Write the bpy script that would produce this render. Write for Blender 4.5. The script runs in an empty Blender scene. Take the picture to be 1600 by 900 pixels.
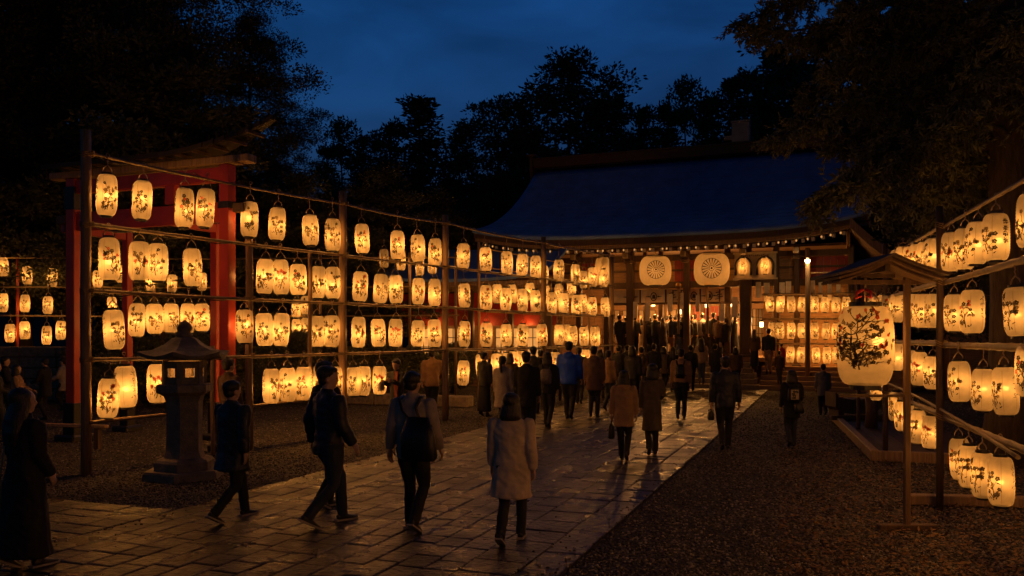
import bpy, math, random
import numpy as np
from mathutils import Vector, Matrix, noise as mnoise
R = math.radians
random.seed(7)
rng = np.random.default_rng(11)
SC = bpy.context.scene
COL = SC.collection
# ---------------------------------------------------------------- camera numbers
F, CX, HZ, CH = 1300.0, 800.0, 522.0, 2.1
def at(px, py, Y):
    return Vector(((px-CX)/F*Y, Y, CH-(py-HZ)/F*Y))
def gnd(px, py, z=0.0):
    Y = (CH-z)*F/(py-HZ)
    return Vector(((px-CX)/F*Y, Y, z))
TH = R(21)
U = Vector((math.cos(TH), -math.sin(TH), 0)); V = Vector((math.sin(TH), math.cos(TH), 0))

# ---------------------------------------------------------------- materials
def newmat(name):
    m = bpy.data.materials.new(name); m.use_nodes = True
    nt = m.node_tree
    for n in list(nt.nodes): nt.nodes.remove(n)
    out = nt.nodes.new('ShaderNodeOutputMaterial')
    return m, nt, out
def mat(name, col, rough=.7, var=.35, scale=6.0, bump=0.0, bscale=30.0, spec=.5, metal=0.0, grain=None, col2=None, rvar=0.0, coord='Object'):
    m, nt, out = newmat(name)
    N = nt.nodes.new; L = nt.links.new
    b = N('ShaderNodeBsdfPrincipled')
    b.inputs['Roughness'].default_value = rough
    b.inputs['Metallic'].default_value = metal
    b.inputs['Specular IOR Level'].default_value = spec
    tc = N('ShaderNodeTexCoord'); mp = N('ShaderNodeMapping')
    L(tc.outputs[coord], mp.inputs[0])
    if grain: mp.inputs['Scale'].default_value = grain
    nz = N('ShaderNodeTexNoise'); nz.inputs['Scale'].default_value = scale; nz.inputs['Detail'].default_value = 6; nz.inputs['Roughness'].default_value = .65
    L(mp.outputs[0], nz.inputs[0])
    rp = N('ShaderNodeValToRGB')
    c2 = col2 or tuple(c*(1-var) for c in col); c1 = col if col2 else tuple(min(1, c*(1+var)) for c in col)
    rp.color_ramp.elements[0].position = .3; rp.color_ramp.elements[1].position = .7
    rp.color_ramp.elements[0].color = (*c2, 1); rp.color_ramp.elements[1].color = (*c1, 1)
    L(nz.outputs['Fac'], rp.inputs[0]); L(rp.outputs[0], b.inputs['Base Color'])
    if rvar:
        mr = N('ShaderNodeMapRange'); mr.inputs[3].default_value = max(.05, rough-rvar); mr.inputs[4].default_value = min(1, rough+rvar)
        n3 = N('ShaderNodeTexNoise'); n3.inputs['Scale'].default_value = scale*.6; n3.inputs['Detail'].default_value = 4
        L(mp.outputs[0], n3.inputs[0]); mr.inputs[1].default_value = .3; mr.inputs[2].default_value = .7
        L(n3.outputs['Fac'], mr.inputs[0]); L(mr.outputs[0], b.inputs['Roughness'])
    if bump:
        n2 = N('ShaderNodeTexNoise'); n2.inputs['Scale'].default_value = bscale; n2.inputs['Detail'].default_value = 5
        L(mp.outputs[0], n2.inputs[0])
        bp = N('ShaderNodeBump'); bp.inputs['Strength'].default_value = bump; bp.inputs['Distance'].default_value = .02
        L(n2.outputs['Fac'], bp.inputs['Height']); L(bp.outputs[0], b.inputs['Normal'])
    L(b.outputs[0], out.inputs[0])
    return m
def emat(name, col, s):
    m, nt, out = newmat(name)
    e = nt.nodes.new('ShaderNodeEmission'); e.inputs[0].default_value = (*col, 1); e.inputs[1].default_value = s
    nt.links.new(e.outputs[0], out.inputs[0]); return m
def papermat(name, tau, w, tint, wdif=.25, wr=.02):
    """lantern paper: lets part of the bulb's light straight through, scatters the rest"""
    m, nt, out = newmat(name); N = nt.nodes.new; L = nt.links.new
    tc = N('ShaderNodeTexCoord'); oi = N('ShaderNodeObjectInfo')
    nz = N('ShaderNodeTexNoise'); nz.noise_dimensions = '4D'; nz.inputs['Scale'].default_value = 9; nz.inputs['Detail'].default_value = 7; nz.inputs['Roughness'].default_value = .7
    L(tc.outputs['Object'], nz.inputs['Vector'])
    ml = N('ShaderNodeMath'); ml.operation = 'MULTIPLY'; ml.inputs[1].default_value = 31.0; L(oi.outputs['Random'], ml.inputs[0]); L(ml.outputs[0], nz.inputs['W'])
    mr = N('ShaderNodeMapRange'); mr.inputs[1].default_value = .25; mr.inputs[2].default_value = .75; mr.inputs[3].default_value = .78; mr.inputs[4].default_value = 1.08
    L(nz.outputs['Fac'], mr.inputs[0])
    # per lantern differences in paper density
    mr2 = N('ShaderNodeMapRange'); mr2.inputs[3].default_value = .8; mr2.inputs[4].default_value = 1.12; L(oi.outputs['Random'], mr2.inputs[0])
    mm = N('ShaderNodeMath'); mm.operation = 'MULTIPLY'; L(mr.outputs[0], mm.inputs[0]); L(mr2.outputs[0], mm.inputs[1])
    def scaled(c):
        v = N('ShaderNodeVectorMath'); v.operation = 'SCALE'; v.inputs[0].default_value = c; L(mm.outputs[0], v.inputs['Scale']); return v.outputs[0]
    tr = N('ShaderNodeBsdfTranslucent'); L(scaled(tuple(w*t for t in tint)), tr.inputs[0])
    df = N('ShaderNodeBsdfDiffuse'); L(scaled(tuple(wdif*t for t in tint)), df.inputs[0])
    tp = N('ShaderNodeBsdfTransparent'); tp.inputs[0].default_value = (tau, tau*.95, tau*.8, 1)
    rf = N('ShaderNodeBsdfRefraction'); rf.inputs['IOR'].default_value = 1.22; rf.inputs['Roughness'].default_value = .42; L(scaled(tuple(wr*t for t in tint)), rf.inputs[0]); a3 = N('ShaderNodeAddShader')
    a1 = N('ShaderNodeAddShader'); a2 = N('ShaderNodeAddShader')
    L(tr.outputs[0], a1.inputs[0]); L(df.outputs[0], a1.inputs[1]); L(a1.outputs[0], a2.inputs[0]); L(tp.outputs[0], a2.inputs[1])
    L(a2.outputs[0], a3.inputs[0]); L(rf.outputs[0], a3.inputs[1]); L(a3.outputs[0], out.inputs[0]); return m
def paintmat(name, col, w):
    m, nt, out = newmat(name); N = nt.nodes.new; L = nt.links.new
    tr = N('ShaderNodeBsdfTranslucent'); tr.inputs[0].default_value = (*[c*w for c in col], 1)
    df = N('ShaderNodeBsdfDiffuse'); df.inputs[0].default_value = (*col, 1)
    a1 = N('ShaderNodeAddShader'); L(tr.outputs[0], a1.inputs[0]); L(df.outputs[0], a1.inputs[1]); L(a1.outputs[0], out.inputs[0]); return m
M = {}
M['paper'] = papermat('lantern_paper', .50, .064, (1, .91, .69), .28, .012)
M['paper_thick'] = papermat('thick_lantern_paper', .38, .060, (1, .90, .66), .26, .014)
M['paper_pale'] = papermat('heavy_white_lantern_paper', .3, .055, (1, .92, .75), wdif=.5, wr=.008)
M['ink'] = paintmat('ink_paint', (.022, .018, .012), 1.0)
M['ink_soft'] = paintmat('faded_ink_paint', (.085, .06, .028), .5)
M['red_paint'] = paintmat('red_blossom_paint', (.30, .045, .025), .35)
M['cap'] = mat('black_lacquered_ring', (.016, .013, .011), .4, .3)
M['wire'] = mat('lantern_wire', (.34, .24, .13), .5, .3)
M['bamboo'] = mat('weathered_bamboo', (.20, .135, .065), .5, .4, 3, .3, 40, grain=(1, 1, .2))
M['timber'] = mat('weathered_timber', (.30, .19, .10), .6, .45, 4, .4, 60, grain=(6, 6, .5))
M['dark_timber'] = mat('dark_timber', (.075, .042, .022), .6, .4, 4, .4, 60, grain=(6, 6, .5))
M['brown_timber'] = mat('brown_timber', (.13, .075, .04), .6, .45, 4, .5, 60, grain=(6, 6, .5))
M['plank'] = mat('planed_boards', (.30, .175, .085), .6, .4, 4, .3, 60, grain=(.5, 6, 6))
M['vermilion'] = mat('vermilion_lacquer', (.30, .03, .018), .42, .22, 2.5, .12, 25, rvar=.12)
M['red_board'] = mat('red_lacquer_board', (.30, .035, .02), .5, .35, 3)
M['bark_roof'] = mat('cypress_bark_roof', (.022, .016, .012), .8, .4, 6, .4, 30)
M['black_lacquer'] = mat('black_lacquer', (.012, .010, .009), .45, .3)
M['stone'] = mat('granite', (.36, .285, .20), .8, .4, 9, .8, 45, col2=(.15, .12, .085))
M['stone_dark'] = mat('mossy_granite', (.21, .165, .115), .7, .5, 6, .6, 40)
M['copper'] = mat('slate_blue_roof_sheet', (.185, .335, .70), .62, .22, 1.5, .5, 9, rvar=.12, grain=(1, .35, 1))
M['bark'] = mat('tree_bark', (.055, .038, .025), .9, .5, 5, 1.0, 18, grain=(3, 3, .6))
M['ridge'] = mat('ridge_boards', (.10, .055, .03), .7, .3, 3)
M['white_tip'] = mat('white_painted_rafter_tip', (.75, .68, .55), .6, .15)
M['cloth_white'] = mat('white_curtain_cloth', (.68, .6, .48), .9, .12, 3, .2, 12)
M['plaster'] = mat('aged_plaster', (.42, .34, .24), .85, .25, 3)
M['brass'] = mat('brass_fitting', (.45, .28, .08), .35, .3, metal=1)
M['rope'] = mat('straw_rope', (.25, .17, .08), .9, .4, 30)
M['red_cloth'] = mat('red_cloth', (.42, .03, .03), .85, .25, 8)
M['white_card'] = mat('white_paper_tablets', (.72, .65, .52), .8, .2)
M['glow_lamp'] = emat('lit_lamp_glass', (1, .62, .25), 9)
M['glow_win'] = emat('lit_paper_window', (1, .40, .09), .8)

# ---------------------------------------------------------------- mesh builder
class MB:
    def __init__(s): s.v = []; s.f = []; s.m = []; s.sm = []
    def add(s, vs, fs, mi=0, smooth=False):
        o = len(s.v); s.v.extend([tuple(x) for x in vs])
        for f in fs: s.f.append(tuple(i+o for i in f)); s.m.append(mi); s.sm.append(smooth)
    def box(s, c, d, rot=None, mi=0, taper=1.0, bev=0.0):
        hx, hy, hz = d[0]/2, d[1]/2, d[2]/2
        if bev <= 0:
            vs = [(x*hx*(taper if z > 0 else 1), y*hy*(taper if z > 0 else 1), z*hz) for z in (-1, 1) for y in (-1, 1) for x in (-1, 1)]
            fs = [(0, 2, 3, 1), (4, 5, 7, 6), (0, 1, 5, 4), (2, 6, 7, 3), (0, 4, 6, 2), (1, 3, 7, 5)]
        else:
            rings = []
            b = min(bev, hx*.9, hy*.9, hz*.9)
            for (z, k) in ((-hz, b), (-hz+b, 0), (hz-b, 0), (hz, b)):
                t = taper if z > 0 else 1
                ax, ay = hx*t-k, hy*t-k
                if k: pts = [(-ax+0, -ay), (ax, -ay), (ax, ay), (-ax, ay)]; pts = [p for p in pts for _ in (0, 1)]
                else:
                    pts = [(-ax+b, -ay), (ax-b, -ay), (ax, -ay+b), (ax, ay-b), (ax-b, ay), (-ax+b, ay), (-ax, ay-b), (-ax, -ay+b)]
                if k:
                    q = b*.35
                    pts = [(-ax+q, -ay), (ax-q, -ay), (ax, -ay+q), (ax, ay-q), (ax-q, ay), (-ax+q, ay), (-ax, ay-q), (-ax, -ay+q)]
                rings.append([(x, y, z) for x, y in pts])
            vs = [p for r in rings for p in r]; fs = [tuple(range(7, -1, -1)), tuple(range(24, 32))]
            for r in range(3):
                for i in range(8):
                    j = (i+1) % 8; fs.append((r*8+i, r*8+j, r*8+8+j, r*8+8+i))
        c = Vector(c)
        vs = [(rot @ Vector(p) if rot else Vector(p))+c for p in vs]
        s.add(vs, fs, mi)
    def tube(s, pts, rad, seg=8, mi=0, cap=True, smooth=True, sq=None, up=None):
        pts = [Vector(p) for p in pts]; n = len(pts)
        if not hasattr(rad, '__len__'): rad = [rad]*n
        vs = []; fs = []
        d0 = (pts[1]-pts[0]).normalized()
        a = Vector(up) if up else (Vector((0, 0, 1)) if abs(d0.z) < .9 else Vector((0, 1, 0)))
        x = a.cross(d0).normalized(); y = d0.cross(x)
        for i, p in enumerate(pts):
            d = (pts[min(i+1, n-1)]-pts[max(i-1, 0)])
            if d.length < 1e-9: d = d0
            d.normalize(); x = (x-d*x.dot(d)).normalized(); y = d.cross(x)
            r = rad[i]; rx, ry = r if hasattr(r, '__len__') else (r, r)
            for k in range(seg):
                t = 2*math.pi*k/seg + (math.pi/4 if sq else 0)
                vs.append(p+x*(math.cos(t)*rx)+y*(math.sin(t)*ry))
        for i in range(n-1):
            for k in range(seg):
                l = (k+1) % seg; fs.append((i*seg+k, i*seg+l, (i+1)*seg+l, (i+1)*seg+k))
        s.add(vs, fs, mi, smooth)
        if cap:
            o = len(s.v)-n*seg
            s.f.append(tuple(o+k for k in range(seg-1, -1, -1))); s.m.append(mi); s.sm.append(False)
            s.f.append(tuple(o+(n-1)*seg+k for k in range(seg))); s.m.append(mi); s.sm.append(False)
    def lathe(s, prof, seg=24, c=(0, 0, 0), mi=0, smooth=True, cap=False, a0=0.0):
        vs = []; fs = []; n = len(prof)
        for (r, z) in prof:
            for k in range(seg):
                t = a0+2*math.pi*k/seg; vs.append((c[0]+r*math.cos(t), c[1]+r*math.sin(t), c[2]+z))
        for i in range(n-1):
            for k in range(seg):
                l = (k+1) % seg; fs.append((i*seg+k, i*seg+l, (i+1)*seg+l, (i+1)*seg+k))
        if cap: fs.append(tuple(range(seg-1, -1, -1))); fs.append(tuple((n-1)*seg+k for k in range(seg)))
        s.add(vs, fs, mi, smooth)
    def ell(s, c, r, seg=14, rot=None, mi=0):
        vs = []; fs = []; n = seg//2+1
        c = Vector(c)
        for i in range(n):
            ph = -math.pi/2+math.pi*i/(n-1)
            for k in range(seg):
                t = 2*math.pi*k/seg
                p = Vector((r[0]*math.cos(ph)*math.cos(t), r[1]*math.cos(ph)*math.sin(t), r[2]*math.sin(ph)))
                vs.append((rot @ p if rot else p)+c)
        for i in range(n-1):
            for k in range(seg):
                l = (k+1) % seg; fs.append((i*seg+k, i*seg+l, (i+1)*seg+l, (i+1)*seg+k))
        s.add(vs, fs, mi, True)
    def rings(s, rows, seg=18, p=2.3, mi=0):
        """stack of (z, cx, cy, rx, ry) super-ellipses, closed"""
        vs = []; fs = []; n = len(rows)
        for (z, cx, cy, rx, ry) in rows:
            for k in range(seg):
                t = 2*math.pi*k/seg; ct, st = math.cos(t), math.sin(t)
                vs.append((cx+rx*math.copysign(abs(ct)**(2/p), ct), cy+ry*math.copysign(abs(st)**(2/p), st), z))
        for i in range(n-1):
            for k in range(seg):
                l = (k+1) % seg; fs.append((i*seg+k, i*seg+l, (i+1)*seg+l, (i+1)*seg+k))
        fs.append(tuple(range(seg-1, -1, -1))); fs.append(tuple((n-1)*seg+k for k in range(seg)))
        s.add(vs, fs, mi, True)
    def sheet(s, grid, thick=None, mi=0, smooth=False):
        """grid[i][j] of points; optional thickness downwards along z"""
        ni, nj = len(grid), len(grid[0])
        vs = [Vector(p) for r in grid for p in r]
        fs = [(i*nj+j, (i+1)*nj+j, (i+1)*nj+j+1, i*nj+j+1) for i in range(ni-1) for j in range(nj-1)]
        if thick:
            o = len(vs); vs += [p-Vector((0, 0, thick)) for p in vs[:o]]
            fs += [tuple(reversed([a+o for a in f])) for f in fs[:]]
            bd = [(i, 0) for i in range(ni)]+[(ni-1, j) for j in range(1, nj)]+[(i, nj-1) for i in range(ni-2, -1, -1)]+[(0, j) for j in range(nj-2, 0, -1)]
            for a in range(len(bd)):
                b = (a+1) % len(bd); i0 = bd[a][0]*nj+bd[a][1]; i1 = bd[b][0]*nj+bd[b][1]
                fs.append((i0, i0+o, i1+o, i1))
        s.add(vs, fs, mi, smooth)
    def mesh(s, name, mats):
        me = bpy.data.meshes.new(name); me.from_pydata(s.v, [], s.f)
        for m in mats: me.materials.append(m)
        me.polygons.foreach_set('material_index', s.m); me.polygons.foreach_set('use_smooth', s.sm); me.update(); return me
    def build(s, name, mats, parent=None, loc=(0, 0, 0), rz=0.0):
        if not isinstance(mats, (list, tuple)): mats = [mats]
        return link(name, s.mesh(name, mats), parent, loc, rz)
def link(name, data, parent=None, loc=(0, 0, 0), rz=0.0):
    o = bpy.data.objects.new(name, data); COL.objects.link(o); o.location = loc; o.rotation_euler = (0, 0, rz)
    if parent is not None: o.parent = parent
    return o
def tag(o, label, cat, group=None, kind=None):
    if label: o['label'] = label
    if cat: o['category'] = cat
    if group: o['group'] = group
    if kind: o['kind'] = kind
    return o
def thing(name, label, cat, loc=(0, 0, 0), rz=0.0, group=None):
    return tag(link(name, None, None, loc, rz), label, cat, group)
def struct(o): o['kind'] = 'structure'; return o
def lamp(name, parent, loc, power, col=(1.0, .40, .088), r=.04):
    l = bpy.data.lights.new(name, 'POINT'); l.energy = power; l.color = col; l.shadow_soft_size = r
    return link(name, l, parent, loc)
LAMPS = {}
def lamp_shared(key, parent, loc, power, r=.04, col=(1.0, .40, .088)):
    if key not in LAMPS:
        l = bpy.data.lights.new('bulb_light', 'POINT'); l.energy = power; l.color = col; l.shadow_soft_size = r; LAMPS[key] = l
    return link('bulb', LAMPS[key], parent, loc)
# ================================================================ people
import bmesh
def cloth(name, col, b=.35, rough=.85): return mat(name, col, rough, .25, 5, b, 14)
CL = {'black': cloth('black_wool', (.012, .012, .013)), 'navy': cloth('navy_nylon', (.014, .018, .034), .5, .55), 'charcoal': cloth('charcoal_cloth', (.03, .029, .03)),
 'greyknit': cloth('grey_brown_knit', (.34, .285, .24)), 'stonecoat': cloth('stone_wool_coat', (.52, .41, .30)), 'tan': cloth('tan_cotton', (.34, .20, .095)), 'camel': cloth('camel_coat', (.24, .135, .065)),
 'brown': cloth('brown_coat', (.10, .058, .032)), 'olive': cloth('olive_brown_coat', (.085, .065, .04)), 'blue': cloth('bright_blue_shell', (.008, .085, .75), .4, .55), 'denim': cloth('dark_denim', (.025, .032, .055)), 'jeans': cloth('faded_denim', (.10, .12, .16)),
 'khaki': cloth('khaki_cotton', (.30, .20, .11)), 'pale': cloth('pale_cream_cloth', (.55, .42, .27)), 'grey': cloth('grey_cotton', (.16, .15, .15)), 'red': cloth('red_quilted_cloth', (.40, .03, .03)), 'rust': cloth('rust_scarf', (.22, .05, .025)), 'trouser': cloth('black_trousers', (.016, .016, .018)), 'darkbrown': cloth('dark_brown_cloth', (.045, .028, .02)), 'beige': cloth('beige_blouse', (.38, .26, .16))}
SKIN = mat('skin', (.50, .30, .20), .55, .12, 8); HAIR = mat('black_hair', (.014, .011, .009), .45, .4, 60, .6, 90, grain=(1, 1, .15)); HAIRB = mat('brown_hair', (.06, .032, .018), .5, .4, 60, .6, 90, grain=(1, 1, .15))
EYE = mat('eye_and_lip', (.03, .015, .012), .4, .2); SHOE = mat('dark_shoe_leather', (.016, .014, .013), .45, .3); SHOEL = mat('tan_shoe_leather', (.25, .15, .08), .5, .3); SOLE = mat('pale_rubber_sole', (.35, .3, .25), .7, .2)
LEATHER = mat('black_leather', (.014, .013, .012), .4, .3, 20, .3, 60); CANVAS = mat('natural_canvas', (.42, .34, .24), .9, .2, 30, .3, 80); BAGGREY = mat('grey_bag_cloth', (.20, .17, .14), .8, .3, 30, .3, 80)
def solid(mb, voxel, name, m, disp=0.0, seed=0, it=3):
    me = mb.mesh('tmp', []); o = bpy.data.objects.new('tmp', me); COL.objects.link(o)
    md = o.modifiers.new('r', 'REMESH'); md.mode = 'VOXEL'; md.voxel_size = voxel; md.use_smooth_shade = True
    sm = o.modifiers.new('s', 'SMOOTH'); sm.factor = .5; sm.iterations = it
    dg = bpy.context.evaluated_depsgraph_get(); me2 = bpy.data.meshes.new_from_object(o.evaluated_get(dg))
    bpy.data.objects.remove(o); bpy.data.meshes.remove(me)
    me2.name = name; me2.materials.clear(); me2.materials.append(m)
    if disp:
        n = len(me2.vertices); co = np.empty(n*3, np.float32); no = np.empty(n*3, np.float32)
        me2.vertices.foreach_get('co', co); me2.vertices.foreach_get('normal', no); co = co.reshape(-1, 3); no = no.reshape(-1, 3)
        for i in range(n):
            x, y, z = co[i]
            d = mnoise.noise((x*9+seed, y*9, z*5.5))*.65+mnoise.noise((x*14+z*9, y*14+seed, z*16))*.5
            co[i] += no[i]*(d*disp)
        me2.vertices.foreach_set('co', co.ravel()); me2.update()
    return me2
def hand(mb, w, d, side, palm, k=1.0, curl=.5):
    """palm, four unequal fingers and a thumb; w wrist, d forearm direction, side towards the thumb, palm = palm facing"""
    d = d.normalized(); side = (side-d*side.dot(d)).normalized(); pn = d.cross(side)
    if pn.dot(palm) < 0: pn = -pn
    mb.tube([w-d*.02*k, w+d*.03*k, w+d*.065*k, w+d*.088*k], [(.026*k, .019*k), (.036*k, .017*k), (.040*k, .015*k), (.037*k, .012*k)], 10, up=pn)
    for i, (l, r) in enumerate([(.066, .0085), (.075, .009), (.07, .0088), (.055, .0075)]):
        o = w+d*.083*k+side*(.028-.0187*i)*k; pts = [o-d*.01*k]; a = 0; p = o
        for s, f in enumerate((.45, .32, .23)):
            a += curl*(.55 if s == 0 else .8); dd = d*math.cos(a)+pn*math.sin(a); p = p+dd*l*f*k; pts.append(p)
        mb.tube(pts, [r*k, r*k, r*.9*k, r*.7*k], 7)
    o = w+d*.028*k+side*.032*k; q = o+(d*.6+side*.7+pn*.25).normalized()*.032*k; e = q+(d*.9+side*.15+pn*.4).normalized()*.028*k
    mb.tube([o-side*.012*k, o, q, e], [.013*k, .012*k, .0105*k, .008*k], 7)
PEOPLE = {}
def person(key, px, Y, h, label, top='hip', tm='black', legs='trousers', lm='trouser', hair='short', hm=None, face=21, stride=.0, lead=1, slim=1.0,
           armL=(0.08, .1, .18), armR=(0.02, .1, .18), head=(0, 0), z=0.03, shoe=None, hood=False, collar=True, group=None, lean=0.0, spread=0.0, inner=None, X=None):
    k = h/1.72; vox = max(.0105, min(.03, Y*.00125)); w = slim
    x = (px-CX)/F*Y if X is None else X
    o = thing('person', label, 'person', (x, Y, z), -R(face), group); o.scale = (k,)*3
    seed = len(PEOPLE)*7.3
    hipz = .90
    if stride: hipz = min(.90, .08+math.sqrt(.825**2-(stride*.62)**2)+.015)
    dz = hipz-.90
    T = lambda z_: z_+dz
    ln = lambda z_: math.sin(lean)*(z_-.9)     # forward lean offset
    # legs
    legp = []
    for sx in (-1, 1):
        f = stride*(.5 if sx == lead else -.62) if stride else .02*sx
        lift = .07 if (stride and sx != lead) else 0
        hip = Vector((sx*.088*w, 0, T(.90))); an = Vector((sx*((.085 if not stride else .065)+spread), f, .085+lift))
        D = (an-hip).length; a, b = .425, .41; D = min(D, a+b-.002); q = (a*a-b*b+D*D)/(2*D); hh = math.sqrt(max(0, a*a-q*q)); u_ = (an-hip).normalized()
        fw = Vector((0, 1, 0)); fw = (fw-u_*fw.dot(u_)).normalized(); kn = hip+u_*q+fw*hh
        legp.append((hip, kn, an, lift))
    # arms
    armp = []
    for sx, (a, b, bend, *rest) in ((-1, armL), (1, armR)):
        sh = Vector((sx*.178*w, ln(1.4), T(1.405))); inn = rest[0] if rest else 0
        up = Vector((sx*math.sin(b), math.sin(a)*math.cos(b), -math.cos(a)*math.cos(b))); el = sh+up*.285
        a2 = a+bend; fo = Vector((sx*(math.sin(b)*.5-inn), math.sin(a2), -math.cos(a2))).normalized(); wr = el+fo*.245
        armp.append((sh, el, wr, fo))
    yaw, pit = head
    HR = Matrix.Rotation(-R(yaw), 3, 'Z') @ Matrix.Rotation(R(pit), 3, 'X'); piv = Vector((0, ln(1.5), T(1.50)))
    HP = lambda p: piv+HR @ (Vector(p)-Vector((0, 0, 1.50)))
    # body
    mb = MB()
    mb.rings([(T(.86), 0, 0, .14*w, .10), (T(1.02), 0, ln(1.02), .13*w, .09), (T(1.25), 0, ln(1.25), .16*w, .10), (T(1.38), 0, ln(1.38), .155*w, .085), (T(1.45), 0, ln(1.45), .07, .06)], 14)
    mb.tube([(0, ln(1.4)-.02, T(1.40)), (0, ln(1.47)-.008, T(1.47)), HP((0, .0, 1.56))], [.06*w, .052*w, .052*w], 10)
    mb.ell(HP((0, -.004, 1.63)), (.082, .102, .102), 18, HR); mb.ell(HP((0, .028, 1.565)), (.056, .066, .066), 14, HR); mb.ell(HP((0, .062, 1.525)), (.026, .026, .022), 8, HR)
    mb.tube([HP((0, .085, 1.62)), HP((0, .106, 1.588)), HP((0, .09, 1.577))], [.010, .015, .012], 7)
    for sx in (-1, 1):
        mb.ell(HP((sx*.078, -.005, 1.595)), (.013, .024, .034), 8, HR)
    for (hip, kn, an, lf) in legp: mb.tube([hip, hip.lerp(kn, .5), kn, kn.lerp(an, .35), an], [.075*w, .066*w, .05, .05, .036], 10)
    for (sh, el, wr, fo) in armp: mb.tube([sh, el, el.lerp(wr, .3), wr], [.05*w, .038*w, .038*w, .026], 9)
    bme = solid(mb, vox, 'body', SKIN); bme.materials.append(EYE)
    hb = MB()
    for sx, (sh, el, wr, fo) in zip((-1, 1), armp):
        hand(hb, wr, fo, Vector((-sx*.35, .9, 0)), Vector((-sx, -.2, 0)), 1.0, .55)
    eb = MB()
    for sx in (-1, 1):
        eb.ell(HP((sx*.031, .0865, 1.612)), (.013, .006, .006), 8, HR, 1); eb.box(HP((sx*.031, .091, 1.632)), (.032, .006, .006), HR, 1)
    eb.ell(HP((0, .092, 1.553)), (.021, .007, .006), 8, HR, 1)
    bm = bmesh.new(); bm.from_mesh(bme)
    for q in (hb, eb):
        tm_ = q.mesh('t', [SKIN, EYE]); bm.from_mesh(tm_); bpy.data.meshes.remove(tm_)
    bm.to_mesh(bme); bm.free(); link('body', bme, o)
    # trousers or skirt
    if legs:
        mb = MB()
        if legs == 'trousers':
            mb.rings([(T(.80), 0, 0, .135*w, .10), (T(.92), 0, 0, .15*w, .11), (T(1.03), 0, 0, .135*w, .10)], 14)
            for (hip, kn, an, lf) in legp:
                e = an+(an-kn).normalized()*.03
                mb.tube([hip+Vector((0, 0, .03)), hip.lerp(kn, .35), kn, kn.lerp(e, .5), e], [(.092*w), (.088*w), .066, .062, .058], 12)
        else:
            zb = .42 if legs == 'skirt' else .16
            fy = (legp[0][2].y+legp[1][2].y)/2
            mb.rings([(zb, 0, fy*.8, .19*w, .15+stride*.3), (zb+.2, 0, fy*.5, .18*w, .14+stride*.15), (T(.9), 0, 0, .155*w, .115), (T(1.03), 0, 0, .135*w, .10)], 18)
        link(legs if legs == 'trousers' else 'skirt', solid(mb, vox, 'trousers', CL[lm], .011, seed), o)
    # shoes
    for (hip, kn, an, lf) in legp:
        mb = MB(); pt = -.5 if lf else 0
        Rm = Matrix.Translation(an) @ Matrix.Rotation(pt, 4, 'X')
        pts = [Rm @ Vector(p) for p in ((0, -.065, -.045), (0, -.03, -.035), (0, .05, -.045), (0, .12, -.055), (0, .175, -.06), (0, .195, -.062))]
        mb.tube(pts, [(.028, .034), (.038, .046), (.041, .036), (.044, .026), (.034, .02), (.012, .010)], 10, up=(0, 0, 1)); mb.tube([an+Vector((0, 0, .06)), an-Vector((0, 0, .03))], [.042, .045], 9)
        sme = solid(mb, max(.009, vox*.8), 'shoe', shoe or SHOE, it=2); s_ = link('shoe', sme, o)
        if Y < 12:
            mb = MB(); g = [Rm @ Vector(p) for p in ((-.04, -.09, -.078), (.04, -.09, -.078), (.048, .1, -.08), (.03, .19, -.078), (-.03, .19, -.078), (-.048, .1, -.08))]
            g2 = [p+(Rm.to_3x3() @ Vector((0, 0, .018))) for p in g]; mb.add(g+g2, [(5, 4, 3, 2, 1, 0), (6, 7, 8, 9, 10, 11)]+[(i, (i+1) % 6, 6+(i+1) % 6, 6+i) for i in range(6)]); mb.build('sole', SOLE if hair != 'cap' else SHOE, s_)
    # coat or jacket
    if top:
        zb = {'hip': .79, 'waist': .90, 'thigh': .66, 'knee': .47, 'ankle': .14, 'mid': .56}[top]; zb = T(zb) if zb > .5 else zb
        fl = {'hip': .172, 'waist': .16, 'thigh': .185, 'knee': .20, 'ankle': .25, 'mid': .215}[top]
        st = stride*.35 if zb < .7 else 0
        mb = MB()
        mb.rings([(zb, 0, 0, fl*w, fl*.72+st*.3), (zb+.02, 0, 0, fl*w, fl*.72+st*.3)]+([(T(.86), 0, 0, (.168*w+fl*w)/2, .128)] if zb < T(.8) else [])+[(T(1.05), 0, ln(1.05), .16*w, .12), (T(1.27), 0, ln(1.27), .187*w, .132), (T(1.385), 0, ln(1.385)-.005, .178*w, .112), (T(1.44), 0, ln(1.44)-.01, .12*w, .085), (T(1.475), 0, ln(1.47)-.01, .07, .066)], 20)
        for (sh, el, wr, fo) in armp:
            sx_ = math.copysign(1, sh.x); mb.tube([sh+Vector((-.045*sx_, 0, .028)), sh+Vector((-.01*sx_, 0, .0)), sh.lerp(el, .2), sh.lerp(el, .55), el, el.lerp(wr, .5), wr-fo*.005], [.03*w, .062*w, .069*w, .065*w, .059*w, .055*w, .047*w], 12)
        if collar: mb.tube([(0, ln(1.45)-.012, T(1.44)), (0, ln(1.49)-.006, T(1.50))], [.082, .074], 12)
        if hood: mb.ell((0, ln(1.42)-.085, T(1.43)), (.115*w, .06, .085), 12); mb.ell((0, ln(1.4)-.09, T(1.385)), (.09*w, .045, .07), 10)
        link('coat' if top in ('knee', 'ankle', 'thigh', 'mid') else 'jacket', solid(mb, vox, 'jacket', CL[tm], .017, seed+3), o)
    # hair
    mb = MB(); hm = hm or HAIR
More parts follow.
